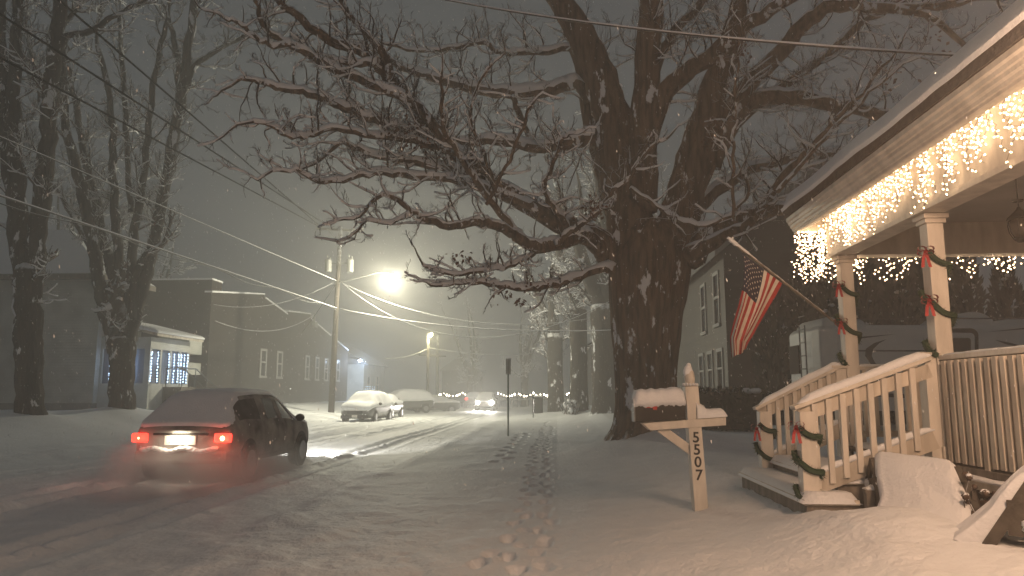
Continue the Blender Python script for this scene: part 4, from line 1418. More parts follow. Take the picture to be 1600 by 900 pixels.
# white house at the left
M_sid = siding('white_siding', (.52, .53, .50), .13)
h1 = empty('white_house', S(37, -24, .8), 'white two-storey house with a low porch hung with blue lights at the left edge', 'house')
zf = .75
mb = MB(); mb.sbox(33, 36.6, -32, -21.2, 1.15, 7.1); mb.build('wall', M_sid, h1)
mb = MB(); mb.sbox(32.95, 36.6, -32, -21.25, .3, 1.15); mb.build('foundation', mat('grey_concrete', (.28, .27, .26), .9, .3, 3), h1)
mb = MB()
ev = 7.1
c4 = [S(32.5, -32.5, ev), S(32.5, -20.8, ev), S(36.9, -20.8, ev), S(36.9, -32.5, ev)]
rd = [S(34.8, -29.5, ev + 2.6), S(34.8, -24.2, ev + 2.6)]
mb.add(c4 + rd + [p + Vector((0, 0, -.22)) for p in c4], [(0, 1, 5, 4), (1, 2, 5), (2, 3, 4, 5), (3, 0, 4), (0, 6, 7, 1), (1, 7, 8, 2), (2, 8, 9, 3), (3, 9, 6, 0), (6, 9, 8, 7)])
rf = mb.build('roof', snow_cover(mat('roof_far', (.2, .2, .2), .9), .2, .3, 3, .2), h1)
mb = MB(); mb.sbox(32.44, 32.49, -32.5, -20.75, ev - .28, ev - .05); mb.sbox(32.5, 36.9, -20.80, -20.75, ev - .28, ev - .05); mb.build('eave_board', M_deckwood, rf)
sash(h1, S(34.3, -21.2, 4.9), US, UZ, .9, 1.6, UT)
# enclosed porch
mb = MB(); mb.sbox(33.3, 37.0, -21.19, -18.8, .3, 2.05); mb.sbox(33.3, 37.0, -21.19, -18.8, 3.65, 4.2)
for s_ in (33.3, 34.2, 35.1, 36.0, 36.85): mb.sbox(s_, s_ + .15, -18.95, -18.8, 2.05, 3.65)
for t_ in (-21.19, -20.4, -19.7, -18.95 - .12): mb.sbox(33.3, 33.45, t_, t_ + .12, 2.05, 3.65)
mb.sbox(36.85, 37, -21.1, -18.95, 2.05, 3.65)
pr = mb.build('porch', M_sid, h1)
mb = MB(); mb.sbox(33.36, 33.38, -21.05, -19.0, 2.05, 3.65); mb.sbox(33.4, 36.9, -18.90, -18.88, 2.05, 3.65); mb.build('window_glazing', mat('dim_glass', (.10, .13, .19), .25), pr)
mb = MB()
mb.prism([S(33.0, -21.2, 4.9), S(33.0, -18.35, 4.22), S(33.0, -18.35, 4.34), S(33.0, -21.2, 5.02)], S(4.5, 0, 0))
mb.build('porch_roof', M_paint_old, h1)
mb = MB()
mb.prism([S(32.95, -21.2, 5.023), S(32.95, -18.3, 4.343), S(32.95, -18.3, 4.46), S(32.95, -18.5, 4.56), S(32.95, -21.2, 5.2)], S(4.6, 0, 0))
mb.build('porch_roof_snow', M_snowcap, h1, bevel=.05)
# porch steps with pipe railings
mb = MB(); mb.sbox(34.6, 36.0, -18.78, -17.9, .3, 1.9); mb.build('stoop', M_deckwood, h1)
mb = MB()
for i in range(4): mb.sbox(34.7, 35.9, -17.9 + i * .3, -17.6 + i * .3, .3, 1.6 - i * .3)
mb.build('steps', mat('grey_concrete', (.28, .27, .26)), h1)
mb = MB()
for s_ in (34.65, 35.95):
    mb.tube([S(s_, -18.75, 2.8), S(s_, -17.9, 2.8), S(s_, -16.7, 1.8)], .03, 6)
    for t_, a, b in ((-18.7, 1.9, 2.8), (-17.9, 1.9, 2.8), (-17.3, 1.2, 2.3), (-16.7, .8, 1.8)): mb.tube([S(s_, t_, a), S(s_, t_, b)], .022, 5)
mb.build('handrail', M_galv, h1)
BG = 'strands of blue-white lights in the far porch windows'
# strands of small lights in the porch windows
def strands(label, pts_tops, n, step, seed, group=BG):
    R = random.Random(seed)
    c = sum(pts_tops, Vector()) / len(pts_tops)
    e = empty('string_lights', c, label, 'string lights', group)
    inv = wm(e).inverted(); cord = MB(); me, proto = bulb_mesh(.028, 5); me.materials.append(M_bluebulb)
    cnt = 0; rest = MB()
    for p in pts_tops:
        cord.tube([p + Vector((0, 0, .1)), p - Vector((0, 0, step * n))], .006, 3)
        for k in range(n):
            q = p - Vector((0, 0, step * k + R.uniform(-.02, .02))) + Vector((R.uniform(-.015, .015), 0, 0))
            cnt += 1
            if cnt < 90:
                o = bpy.data.objects.new('bulb', me); SC.collection.objects.link(o); o.parent = e; o.location = inv @ q
            else: rest.add([Vector(v) + q for v in proto.v], proto.f)
    cord.build('cord', M_cord, e)
    if rest.f: o = rest.build('bulbs', M_bluebulb, e); o['kind'] = 'stuff'
strands('dense curtain of blue-white lights in the porch side window, between the two bare trees', [S(33.2, -20.62 + k, 3.55) for k in (0, .42, .58, .74, .86, .98, 1.1)], 13, .115, 1)
strands('dim strands of blue-white lights along the porch front, right of the many-stemmed tree', [S(s_, -18.74, 3.5) for s_ in (33.35, 33.9, 34.9, 35.4, 35.8, 36.1, 36.4, 36.7)], 11, .135, 2)
lamp('porch_blue_light', 'POINT', S(35.4, -19.6, 2.9), 8, (.45, .62, 1.0), .3)
lamp('porch_blue_light', 'POINT', S(35.4, -17.9, 3.2), 12, (.5, .66, 1.0), .3)
lamp('porch_blue_light', 'POINT', S(32.9, -20.0, 3.0), 7, (.45, .62, 1.0), .2)

# long dark building
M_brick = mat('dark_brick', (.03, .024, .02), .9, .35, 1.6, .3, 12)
b2 = empty('brick_building', S(58, -27, .8), 'long dark brick building with stepped and sloping parapets beside the utility pole', 'building')
mb = MB()
prof = [(44, .2), (44, 7.75), (52.2, 8.7), (52.4, 8.45), (57, 7.75), (57.2, 8.0), (62.5, 8.35), (62.6, 7.95), (68.5, 6.9), (68.5, 7.05), (69.0, 7.05), (69.0, 6.8), (74.4, 5.9), (74.4, .2)]
mb.prism([S(s_, -21.2, z) for s_, z in prof], S(0, -13, 0))
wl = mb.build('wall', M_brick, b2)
mb = MB(); mb.sbox(44.02, 45.4, -34, -21.22, 7.7, 8.55); mb.build('tower_block', M_brick, b2)
mb = MB()
for (a, za), (b_, zb_) in (((44, 7.75), (52.2, 8.7)), ((52.4, 8.45), (57, 7.75)), ((57.2, 8.0), (62.5, 8.35)), ((62.6, 7.95), (68.4, 6.93)), ((69.1, 6.8), (74.4, 5.9))):
    mb.prism([S(a, -21.15, za + .004), S(b_, -21.15, zb_ + .004), S(b_, -21.15, zb_ + .12), S(a, -21.15, za + .12)], S(0, -.5, 0))
mb.sbox(44.0, 45.5, -34, -21.2, 8.553, 8.66)
mb.build('roof_snow', M_snowcap, b2)
M_wf = mat('window_trim', (.34, .34, .33), .6)
for s_, wd in ((52.0, 1.15), (55.2, 1.1), (61.6, 1.0), (64.2, 1.0), (66.8, 1.0), (70.5, 1.0)):
    sash(b2, S(s_, -21.2, 2.85), US, UZ, wd, 1.95, UT, mats=M_wf, fr=.16)
mb = MB(); mb.sbox(62.8, 63.6, -21.19, -20.9, 7.3, 7.75); mb.tube([S(63.2, -21.1, 7.75), S(63.2, -21.1, 8.5)], .08, 6); mb.build('vent_box', M_galv, b2)
mb = MB(); mb.sbox(42.4, 43.98, -23.5, -21.6, 2.7, 3.4); mb.sbox(42.4, 43.98, -23.5, -21.6, 3.9, 4.9); mb.build('annex_panel', M_sid, b2)

# small pale house with the bluish lamp
h3 = empty('pale_house', S(82, -24, .5), 'small pale house lit by a blue-white yard light beyond the brick building', 'house')
mb = MB(); mb.sbox(78.5, 88, -29, -20.6, .1, 4.7); mb.build('wall', M_sid, h3)
mb = MB(); mb.prism([S(78, -29.5, 4.7), S(78, -20.1, 4.7), S(78, -24.8, 7.4)], S(10.5, 0, 0)); mb.build('roof', snow_cover(mat('roof_far', (.2, .2, .2)), .2, .3, 3, .2) if False else MATS['roof_far'], h3)
sash(h3, S(80, -20.6, 1.6), US, UZ, 1.2, 1.9, UT); sash(h3, S(84, -20.6, 1.6), US, UZ, 1.2, 1.9, UT)
yl = P(562, 563, 76)
e = empty('yard_light', yl, 'blue-white yard light on a bracket at the corner of the pale house', 'lamp')
mb = MB(); mb.blob(yl, .16, 10, 8, 0); mb.build('bulb', mat('blue_lamp_glow', (.8, .9, 1), .4, emit=(.72, .86, 1.0), est=30), e, smooth=True)
mb = MB(); mb.tube([yl + Vector((0, 0, .2)), yl + Vector((-1.2, .6, .35)), S(78.5, -20.6, 5.0)], .04, 6); mb.lathe([(.22, .1), (.12, .24), (.03, .3)], yl, 12); mb.build('bracket', M_metal, e)
# railing-like icicle lights beside it
strands('few white lights under the eave of the pale house near the blue lamp', [S(79 + k * .9, -20.45, 2.3 - .0 * k) for k in range(5)], 2, .25, 7, group=None)

# grey house behind the maple
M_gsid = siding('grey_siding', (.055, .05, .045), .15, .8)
h4 = empty('grey_house', P(1180, 650, 28) * 1.0, 'tall grey clapboard house with narrow windows behind the flag', 'house')
P0 = P(1140, 640, 25.5); sH, tH = st_of(P0)
mb = MB(); mb.sbox(sH, sH + 13, tH, tH + 8, .3, 6.6)
mb.prism([S(sH, tH, 6.6), S(sH, tH + 8, 6.6), S(sH, tH + 4, 9.8)], S(13, 0, 0))
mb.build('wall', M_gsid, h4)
mb = MB()
for sg in (0, 1):
    a = S(sH - .3, tH - .35 if sg == 0 else tH + 8.35, 6.32); b_ = S(sH - .3, tH + 4, 9.86)
    mb.prism([a, b_, b_ + Vector((0, 0, .3)), a + Vector((0, 0, .3))], S(13.6, 0, 0))
mb.build('roof', MATS['roof_far'], h4)
for s_, z in ((sH + .8, 4.1), (sH + 3.2, 4.0)):
    sash(h4, S(s_, tH, z), US, UZ, .95, 1.9, -UT, mats=M_wf, fr=.12)
for s_ in (sH + .6, sH + 2.3, sH + 4.0): sash(h4, S(s_, tH, 1.75), US, UZ, 1.0, 1.45, -UT, mats=M_wf, fr=.12)
# ledge / low roof with snow
mb = MB(); mb.sbox(sH - .1, sH + 9, tH - 1.2, tH - .005, 1.25, 1.45); mb.build('bulkhead_roof', M_snowcap, h4)

# hedge in front of it
def hedge(label, a, b, w, h, seed, top_snow=True, n=3200):
    R = random.Random(seed)
    c = (a + b) / 2; c.z = ghp(c)
    e = empty('hedge', c, label, 'hedge')
    mb = MB(); sn = MB()
    L = (b - a).length; d = (b - a).normalized(); sd = d.cross(UZ)
    g = c.z
    for i in range(n):
        x = R.uniform(0, L); v = R.uniform(0, 1) ** .8; y = R.uniform(-.5, .5) * w * (1 - .25 * v)
        p = a + d * x + sd * y; p.z = g + v * h * (1 + .1 * n1(x * 1.7, seed))
        q = .05 + .05 * R.random()
        u1 = Vector((R.gauss(0, 1), R.gauss(0, 1), R.gauss(0, 1) + .8)).normalized(); u2 = u1.cross(Vector((R.gauss(0, 1), R.gauss(0, 1), R.gauss(0, 1)))).normalized()
        mb.add([p, p + u1 * q + u2 * q * .4, p + u1 * q * 2.2, p + u1 * q - u2 * q * .4], [(0, 1, 2, 3)])
    mb2 = MB(); pts = [a, b]
    mb2.bar(Vector((a.x, a.y, g + h * .45)), Vector((b.x, b.y, g + h * .45)), w * .7, h * .85)
    mb2.build('core', M_hedge, e)
    mb.build('foliage', M_hedge, e)
    if top_snow:
        for i in range(int(L * 5)):
            x = R.uniform(0, L); p = a + d * x + sd * R.uniform(-.3, .3) * w; p.z = g + h * (.97 + .08 * n1(x * 1.7, seed))
            sn.blob(p, R.uniform(.08, .2), 7, 5, .2, rg=R, sz=.5)
        sn.build('snow', M_snowcap, e, smooth=True)
    return e


M_hedge = mat('evergreen', (.028, .034, .022), .9, .4, 4)
hedge('low dark clipped hedge with snow on top between the mailbox and the steps', gpt(1082, 660, 21.5), gpt(1196, 660, 20.5), .9, 1.15, 3, n=3500)


def arborvitae(c, h, r, seed, label):
    R = random.Random(seed)
    e = empty('evergreen_tree', c, label, 'evergreen tree', 'dark upright evergreens behind the camper')
    mb = MB(); sn = MB()
    for i in range(1500):
        v = R.uniform(0, 1); a = R.uniform(0, 6.283)
        rr = r * (1 - v ** 2.2) * (.8 + .3 * n1(v * 7 + a, seed)) * R.uniform(.6, 1.05) + .05
        p = c + Vector((rr * math.cos(a), rr * math.sin(a), .1 + v * h))
        q = R.uniform(.07, .16)
        u1 = Vector((math.cos(a) * .5, math.sin(a) * .5, 1 + R.gauss(0, .3))).normalized(); u2 = u1.cross(Vector((R.gauss(0, 1), R.gauss(0, 1), 0))).normalized()
        mb.add([p, p + u1 * q + u2 * q * .45, p + u1 * q * 2.4, p + u1 * q - u2 * q * .45], [(0, 1, 2, 3)])
        if R.random() < .02: sn.blob(p + Vector((0, 0, .1)), R.uniform(.05, .12), 6, 4, .2, rg=R, sz=.6)
    mb.build('foliage', M_hedge, e)
    t_ = MB(); t_.tube([c, c + Vector((0, 0, h * .9))], [r * .55, .05], 8); t_.build('trunk', M_hedge, e)
    sn.build('snow', M_snowcap, e, smooth=True)


for i, (px, hh) in enumerate(((1215, 4.6), (1262, 5.0), (1310, 5.4), (1362, 5.2), (1416, 5.7), (1470, 5.5), (1528, 5.9), (1588, 5.6))):
    arborvitae(gpt(px, 640, 24.2), hh, .75, 60 + i, ('leftmost evergreen, right beside the grey house wall', 'second upright evergreen from the grey house', 'evergreen seen left of the far porch column', 'evergreen seen just right of the far porch column',
               'evergreen between the two porch columns, nearer the thick one', 'evergreen seen through the porch right of the thick column', 'evergreen above the camper window', 'rightmost evergreen below the hanging lantern')[i])

# ------------------------------------------------------------------ camper
M_rv = mat('camper_white', (.62, .62, .60), .45, .1, 2)
M_rvd = mat('camper_decal', (.07, .065, .06), .5)
YR = 19.5
xl = P(1308, 550, YR).x
gr = ghp(Vector((9.5, YR, 0)))
e = empty('camper', Vector((12, YR + 1.2, gr)), 'white travel trailer with dark swoosh stripes parked beyond the porch', 'camper')
zt = P(1400, 507, YR).z; zb = gr + .55
mb = MB()
xr = xl + 8.5
# rounded rear: plan outline
out = [(xl, YR), (xr, YR), (xr, YR + 2.4), (xl - .15, YR + 2.4), (xl - .42, YR + 2.2), (xl - .45, YR + .5), (xl - .38, YR + .15)]
N = len(out)
lo = [Vector((x, y, zb)) for x, y in out]; hi = [Vector((x, y, zt - .12)) for x, y in out]; hi2 = [Vector((x + (.1 if x < xl + .1 else -.1), y + (.1 if y < YR + 1 else -.1), zt)) for x, y in out]
mb.add(lo + hi + hi2, [(i, (i + 1) % N, N + (i + 1) % N, N + i) for i in range(N)] + [(N + i, N + (i + 1) % N, 2 * N + (i + 1) % N, 2 * N + i) for i in range(N)] + [tuple(range(N - 1, -1, -1)), tuple(range(2 * N, 3 * N))])
mb.build('body', M_rv, e, bevel=.04)
def rvp(x, y): return P(x, y, YR - .012)
mb = MB()
def strip(pl, th=.014):
    mb.prism([rvp(x, y) for x, y in pl], (0, th * .5, 0))
strip([(1310, 497), (1800, 496), (1800, 498.5), (1310, 499)]); strip([(1312, 547), (1470, 547), (1470, 549.5), (1312, 549)])
strip([(1335, 527), (1400, 522), (1338, 530)]); strip([(1540, 519), (1620, 510), (1800, 500), (1800, 508), (1620, 513)]); strip([(1555, 531), (1580, 536), (1630, 550), (1572, 538)])
pl = [(1385, 530), (1366, 536), (1353, 545), (1352, 556), (1360, 568), (1375, 580), (1390, 588), (1378, 578), (1367, 566), (1362, 556), (1364, 546), (1373, 537)]
strip(pl)
strip([(1310, 590), (1800, 610), (1800, 622), (1310, 600)]); strip([(1350, 612), (1800, 640), (1800, 646), (1350, 618)])
mb.build('stripes', M_rvd, e)
def rrect(cx, cy, w, h, r, n=5):
    pts = []
    for (sx, sy, a0) in ((1, -1, 0), (-1, -1, 90), (-1, 1, 180), (1, 1, 270)):
        for k in range(n + 1):
            a = math.radians(a0 + 90 * k / n)
            pts.append((cx + sx * (w / 2 - r) + r * math.cos(a), cy + sy * (h / 2 - r) - r * math.sin(a)))
    return pts
mb = MB(); mb.prism([P(x, y, YR - .03) for x, y in rrect(1502, 545, 54, 64, 12)], (0, .03, 0)); wf = mb.build('window', M_black, e)
mb = MB(); mb.prism([P(x, y, YR - .045) for x, y in rrect(1502, 547, 42, 54, 7)], (0, .013, 0)); mb.build('frame', M_rv, wf)
mb = MB(); mb.prism([P(x, y, YR - .058) for x, y in rrect(1502, 550, 30, 44, 4)], (0, .011, 0)); mb.build('pane', M_pane, wf)
# roof units with snow
mb = MB()
for (xa, xb, h) in ((1312, 1360, 16), (1500, 1568, 26), (1575, 1660, 14), (1268, 1300, 8)):
    pass
def hump(xa, xb, y0, h, name):
    m = MB(); n = 14; vs = []
    for i in range(n + 1):
        u = i / n; x = xa + (xb - xa) * u
        hh = h * math.sin(math.pi * u) ** .45 if 0 < u < 1 else 0
        for j, yy in enumerate((YR + .15, YR + .3, YR + 1.9, YR + 2.1)):
            p = P(x, y0 - (hh if j in (1, 2) else 0), YR)
            vs.append(Vector((p.x, yy, p.z - .02)))
    fs = [(i * 4 + j, i * 4 + j + 1, (i + 1) * 4 + j + 1, (i + 1) * 4 + j) for i in range(n) for j in range(3)]
    m.add(vs, fs); m.build(name, M_rv, e, smooth=True)
hump(1318, 1362, 508, 14, 'roof_unit'); hump(1494, 1566, 508, 24, 'roof_unit'); hump(1560, 1680, 508, 15, 'roof_unit'); hump(1288, 1318, 508, 16, 'roof_unit')
# rear ladder, latch and lights
mb = MB()
lx = xl - .47
for yy in (YR + .75, YR + 1.15): mb.tube([Vector((lx - .05, yy, zb + .3)), Vector((lx - .05, yy, zt + .05))], .02, 6)
for k in range(7): mb.tube([Vector((lx - .05, YR + .75, zb + .4 + k * .36)), Vector((lx - .05, YR + 1.15, zb + .4 + k * .36))], .018, 6)
mb.build('ladder', M_galv, e)
mb = MB(); mb.box((lx + .005, YR + 1.75, zb + 1.4), (.03, .7, .8)); mb.build('window', M_tyre, e)
mb = MB(); mb.box((lx - .02, YR + .4, zb + .5), (.05, .12, .3)); mb.box((lx - .02, YR + 2.0, zb + .5), (.05, .12, .3)); mb.build('rear_light', M_red, e)
for xx in (xl + 3.6, xl + 4.5):
    mb = MB(); mb.lathe([(.2, -.11), (.34, -.11), (.34, .11), (.2, .11)], (0, 0, 0), 18); rt = Matrix.Rotation(math.pi / 2, 3, 'X'); mb.v = [tuple(rt @ Vector(v) + Vector((xx, YR + .14, gr + .33))) for v in mb.v]; mb.build('wheel', M_tyre, e)

# ------------------------------------------------------------------ vehicles
M_carp = mat('dark_car_paint', (.34, .32, .30), .8, .6, 2.6, .3, 9, col2=(.06, .055, .05))
M_carg = mat('grey_car_paint', (.10, .10, .10), .35, coat=.3)
M_tail = mat('tail_lamp', (.3, .01, .01), .3, emit=(1.0, .035, .02), est=5)
M_tailc = mat('tail_lamp_core', (.5, .1, .05), .3, emit=(1.0, .32, .12), est=16)
M_head = mat('headlamp', (.9, .9, .85), .2, emit=(1.0, .95, .86), est=60)
M_lens = mat('unlit_lamp', (.25, .25, .26), .2)
M_plate = mat('number_plate', (.75, .72, .66), .5)


CROSS = [  # y, zb, belt, top, w belt, w top  (rear at 0)
    (0.00, .50, .86, .90, .72, .62), (0.05, .36, .96, 1.02, .86, .70), (0.22, .32, 1.04, 1.12, .90, .70), (0.50, .28, 1.05, 1.42, .915, .64), (.72, .28, 1.04, 1.56, .92, .62),
    (.85, .26, 1.03, 1.60, .92, .63), (1.55, .24, 1.0, 1.63, .925, .64), (1.68, .24, 1.0, 1.635, .925, .64), (2.42, .24, .99, 1.61, .925, .64), (2.52, .24, .99, 1.60, .925, .64), (2.95, .24, .985, 1.50, .925, .62),
    (3.25, .24, .985, 1.28, .92, .64), (3.52, .24, .99, 1.06, .92, .68), (3.70, .24, .97, 1.02, .915, .70), (4.15, .25, .92, .97, .89, .68), (4.40, .27, .82, .88, .83, .62), (4.52, .38, .66, .72, .70, .5)]
SEDAN = [
    (0.00, .46, .80, .84, .72, .62), (0.05, .32, .90, .95, .84, .70), (0.30, .28, .95, 1.0, .89, .70), (0.75, .26, .95, 1.02, .90, .68), (1.15, .24, .94, 1.25, .905, .62),
    (1.45, .24, .93, 1.38, .905, .58), (1.75, .24, .93, 1.43, .91, .59), (1.85, .24, .93, 1.44, .91, .59), (2.45, .24, .92, 1.44, .91, .60), (2.55, .24, .92, 1.43, .91, .60), (2.9, .24, .91, 1.34, .91, .58),
    (3.2, .24, .90, 1.14, .905, .62), (3.5, .24, .90, .96, .90, .66), (3.7, .24, .88, .93, .89, .68), (4.2, .25, .82, .87, .87, .66), (4.5, .27, .72, .78, .80, .6), (4.62, .36, .58, .64, .66, .5)]


def car(name, label, prof, glass, loc, heading, paint, dusty=False, snow_thr=.45, snow_th=.09, plate_dark=False, parts='rear', group=None, wheel_r=.34):
    e = empty(name, loc, label, 'car', group, rz=heading)
    cage = MB(); cols = 15
    Lc = prof[-1][0]
    for (y, zb_, be, to, wb, wt) in prof:
        half = [(0, zb_), (wb * .82, zb_), (wb * .99, zb_ + .16), (wb * 1.0, (zb_ + be) * .52), (wb * .985, be - .07), (wb * .94, be), (wt * 1.04 if to - be > .12 else wt * 1.12, to - min(.06, (to - be) * .5)), (wt * .8, to)]
        ring = [(x, z) for x, z in half] + [(0, to + .012)] + [(-x, z) for x, z in half[::-1][:-1]]
        cage.v += [(x, y - Lc / 2, z) for x, z in ring]
    n = 16
    for i in range(len(prof) - 1):
        for j in range(n):
            j2 = (j + 1) % n
            cage.f.append((i * n + j, (i + 1) * n + j, (i + 1) * n + j2, i * n + j2))
            seg = j if j < 8 else 15 - j
            g = 0
            if seg == 5 and i in glass['side']: g = 1
            if seg in (6, 7) and i in glass['ends']: g = 1
            if seg <= 1 and True: g = 2
            cage.m.append(g)
    cage.f.append(tuple(range(n))); cage.m.append(0)
    cage.f.append(tuple((len(prof) - 1) * n + j for j in range(n - 1, -1, -1))); cage.m.append(0)
    me = bpy.data.meshes.new('cage'); me.from_pydata(cage.v, [], cage.f)
    for m in (paint, M_glass, M_black): me.materials.append(m)
    me.polygons.foreach_set('material_index', cage.m)
    o = bpy.data.objects.new('cage', me); SC.collection.objects.link(o)
    md = o.modifiers.new('s', 'SUBSURF'); md.levels = 2
    dg = bpy.context.evaluated_depsgraph_get(); dg.update()
    ev = bpy.data.meshes.new_from_object(o.evaluated_get(dg))
    bpy.data.objects.remove(o)
    V = [v.co.copy() for v in ev.vertices]; Nn = [v.normal.copy() for v in ev.vertices]
    inv = None

    def part(nm, faces, m, offs=0, smooth=True):
        used = sorted({v for f in faces for v in f}); mp = {v: i for i, v in enumerate(used)}
        me2 = bpy.data.meshes.new(nm); me2.from_pydata([tuple(V[v] + Nn[v] * offs) for v in used], [], [tuple(mp[v] for v in f) for f in faces])
        me2.materials.append(m)
        me2.polygons.foreach_set('use_smooth', [smooth] * len(faces))
        ob = bpy.data.objects.new(nm, me2); SC.collection.objects.link(ob); ob.parent = e
        return ob
    F0 = [tuple(p.vertices) for p in ev.polygons if p.material_index == 0]; F1 = [tuple(p.vertices) for p in ev.polygons if p.material_index == 1]; F2 = [tuple(p.vertices) for p in ev.polygons if p.material_index == 2]
    part('body', F0, paint)
    # separate window panes: connected pieces
    ed = {}
    for k, f in enumerate(F1):
        for v in f: ed.setdefault(v, []).append(k)
    seen = set()
    for k in range(len(F1)):
        if k in seen: continue
        st = [k]; comp = []
        seen.add(k)
        while st:
            q = st.pop(); comp.append(F1[q])
            for v in F1[q]:
                for w in ed[v]:
                    if w not in seen: seen.add(w); st.append(w)
        part('window', comp, M_dusty if dusty and sum(V[v].y for v in comp[0]) < -4 else M_glass, -.004)
    part('underbody', F2, M_black, -.002)
    # snow lying on it
    if snow_th:
        FS = [tuple(p.vertices) for p in ev.polygons if p.normal.z > snow_thr and p.center.z > .6]
        cnt = {}
        for f in FS:
            for v in f: cnt[v] = cnt.get(v, 0) + 1
        used = sorted(cnt); mp = {v: i for i, v in enumerate(used)}
        vs = []
        for v in used:
            full = 1.0 if cnt[v] >= 4 else .25
            th = snow_th * full * (1 + .5 * n1(V[v].x * 2.3 + V[v].y * 1.1, 5) + .5 * n1(V[v].y * 3.1 - V[v].x, 8))
            vs.append(tuple(V[v] + (Nn[v] * .6 + Vector((0, 0, .5))) * th))
        me2 = bpy.data.meshes.new('snow'); me2.from_pydata(vs, [], [tuple(mp[v] for v in f) for f in FS]); me2.materials.append(M_snowcap)
        me2.polygons.foreach_set('use_smooth', [True] * len(FS))
        ob = bpy.data.objects.new('snow', me2); SC.collection.objects.link(ob); ob.parent = e
        ob.modifiers.new('s', 'SUBSURF').levels = 1

    def loc_build(mb_, nm, m, parent=None, **kw):
        M0 = wm(e); mb_.v = [tuple(M0 @ Vector(v)) for v in mb_.v]
        return mb_.build(nm, m, parent or e, **kw)
    # wheels
    for yy in (.80, Lc - .92):
        for sx in (-1, 1):
            rt = Matrix.Rotation(math.pi / 2, 3, 'Y'); c = Vector((sx * .84, yy - Lc / 2, wheel_r))
            m_ = MB(); m_.lathe([(.20, -.115), (wheel_r - .03, -.115), (wheel_r, -.08), (wheel_r, .08), (wheel_r - .03, .115), (.20, .115)], (0, 0, 0), 26)
            m_.v = [tuple(rt @ Vector(v) + c) for v in m_.v]; w = loc_build(m_, 'wheel', M_tyre, smooth=False)
            m_ = MB(); m_.lathe([(.05, .10), (.195, .105), (.205, .125), (.04, .118)] if sx > 0 else [(.04, -.118), (.205, -.125), (.195, -.105), (.05, -.10)], (0, 0, 0), 20)
            m_.v = [tuple(rt @ Vector(v) + c) for v in m_.v]; loc_build(m_, 'rim', M_rim, w)
            m_ = MB(); m_.lathe([(wheel_r + .05, -.02), (wheel_r + .05, .02)], (0, 0, 0), 26); m_.v = [tuple(rt @ Vector(v) + c + Vector((sx * .062, 0, .02))) for v in m_.v]; loc_build(m_, 'wheel_arch', M_black)
    for sx in (-1, 1):
        m_ = MB(); m_.blob(Vector((sx * 1.02, Lc * .70 - Lc / 2, 1.06 * prof[8][3] / 1.61)), .10, 10, 8, .05, sz=.8); loc_build(m_, 'side_mirror', M_black, smooth=True)
    return e, Lc, loc_build, prof


# the moving car
SR = 12.9; TR = -6.62
ph = -AS
rear = S(SR + 2.26, TR, .02)
mc, Lc, lb, pr_ = car('moving_car', 'dark snow-dusted car driving away with glowing red tail lamps', CROSS, {'side': (3, 4, 5, 7, 9, 10), 'ends': (2, 3, 10, 11)}, rear, ph, M_carp, True, .62, .045)
y0 = -Lc / 2
m_ = MB()
for sx in (-1, 1):
    m_ = MB(); m_.box((sx * .75, y0 + .03, .80), (.30, .10, .16)); tl_ = lb(m_, 'tail_lamp', M_tail, bevel=.03)
    m_ = MB(); m_.blob((sx * .76, y0 - .012, .795), .045 if sx > 0 else .02, 10, 8, .0); lb(m_, 'lamp_core', M_tailc, tl_, smooth=True)
    m_ = MB(); m_.box((sx * .62, Lc / 2 - .10, .68), (.3, .1, .12)); lb(m_, 'headlight', M_head, bevel=.03)
m_ = MB(); m_.box((0, y0 - .02, .76), (.56, .02, .16)); lb(m_, 'number_plate', M_plate)
m_ = MB(); m_.box((0, y0 + .02, .47), (1.62, .16, .22)); bumper = lb(m_, 'bumper', M_carp, bevel=.05)
m_ = MB(); snowp = m_
for i in range(16):
    x = -.62 + i * .083
    m_.blob((x, y0 - .04, .60 + .03 * math.sin(i * .9)), .085 + .02 * n1(i, 3), 8, 6, .15, sz=.5)
lb(m_, 'snow', M_snowcap, bumper, smooth=True)
m_ = MB(); m_.box((0, y0 + .0, .865), (1.0, .05, .04)); lb(m_, 'trim', M_black, bevel=.01)
RM = wm(mc)
lamp('plate_light', 'AREA', RM @ Vector((0, y0 - .16, .87)), 9.0, (1, .86, .62), .3, rot=(math.radians(20), 0, ph))
lamp('tail_light_glow', 'POINT', RM @ Vector((.77, y0 - .2, .76)), 5.0, (1, .10, .05), .06)
lamp('tail_light_glow', 'POINT', RM @ Vector((-.77, y0 - .2, .76)), 2.5, (1, .10, .06), .06)
for sx in (-.62, .62):
    q = RM @ Vector((sx, Lc / 2 + .15, .68))
    lamp('car_headlight_beam', 'SPOT', q, 1400, (1, .95, .84), .06, rot=(math.radians(90), 0, ph), spot_size=math.radians(84), spot_blend=.8)

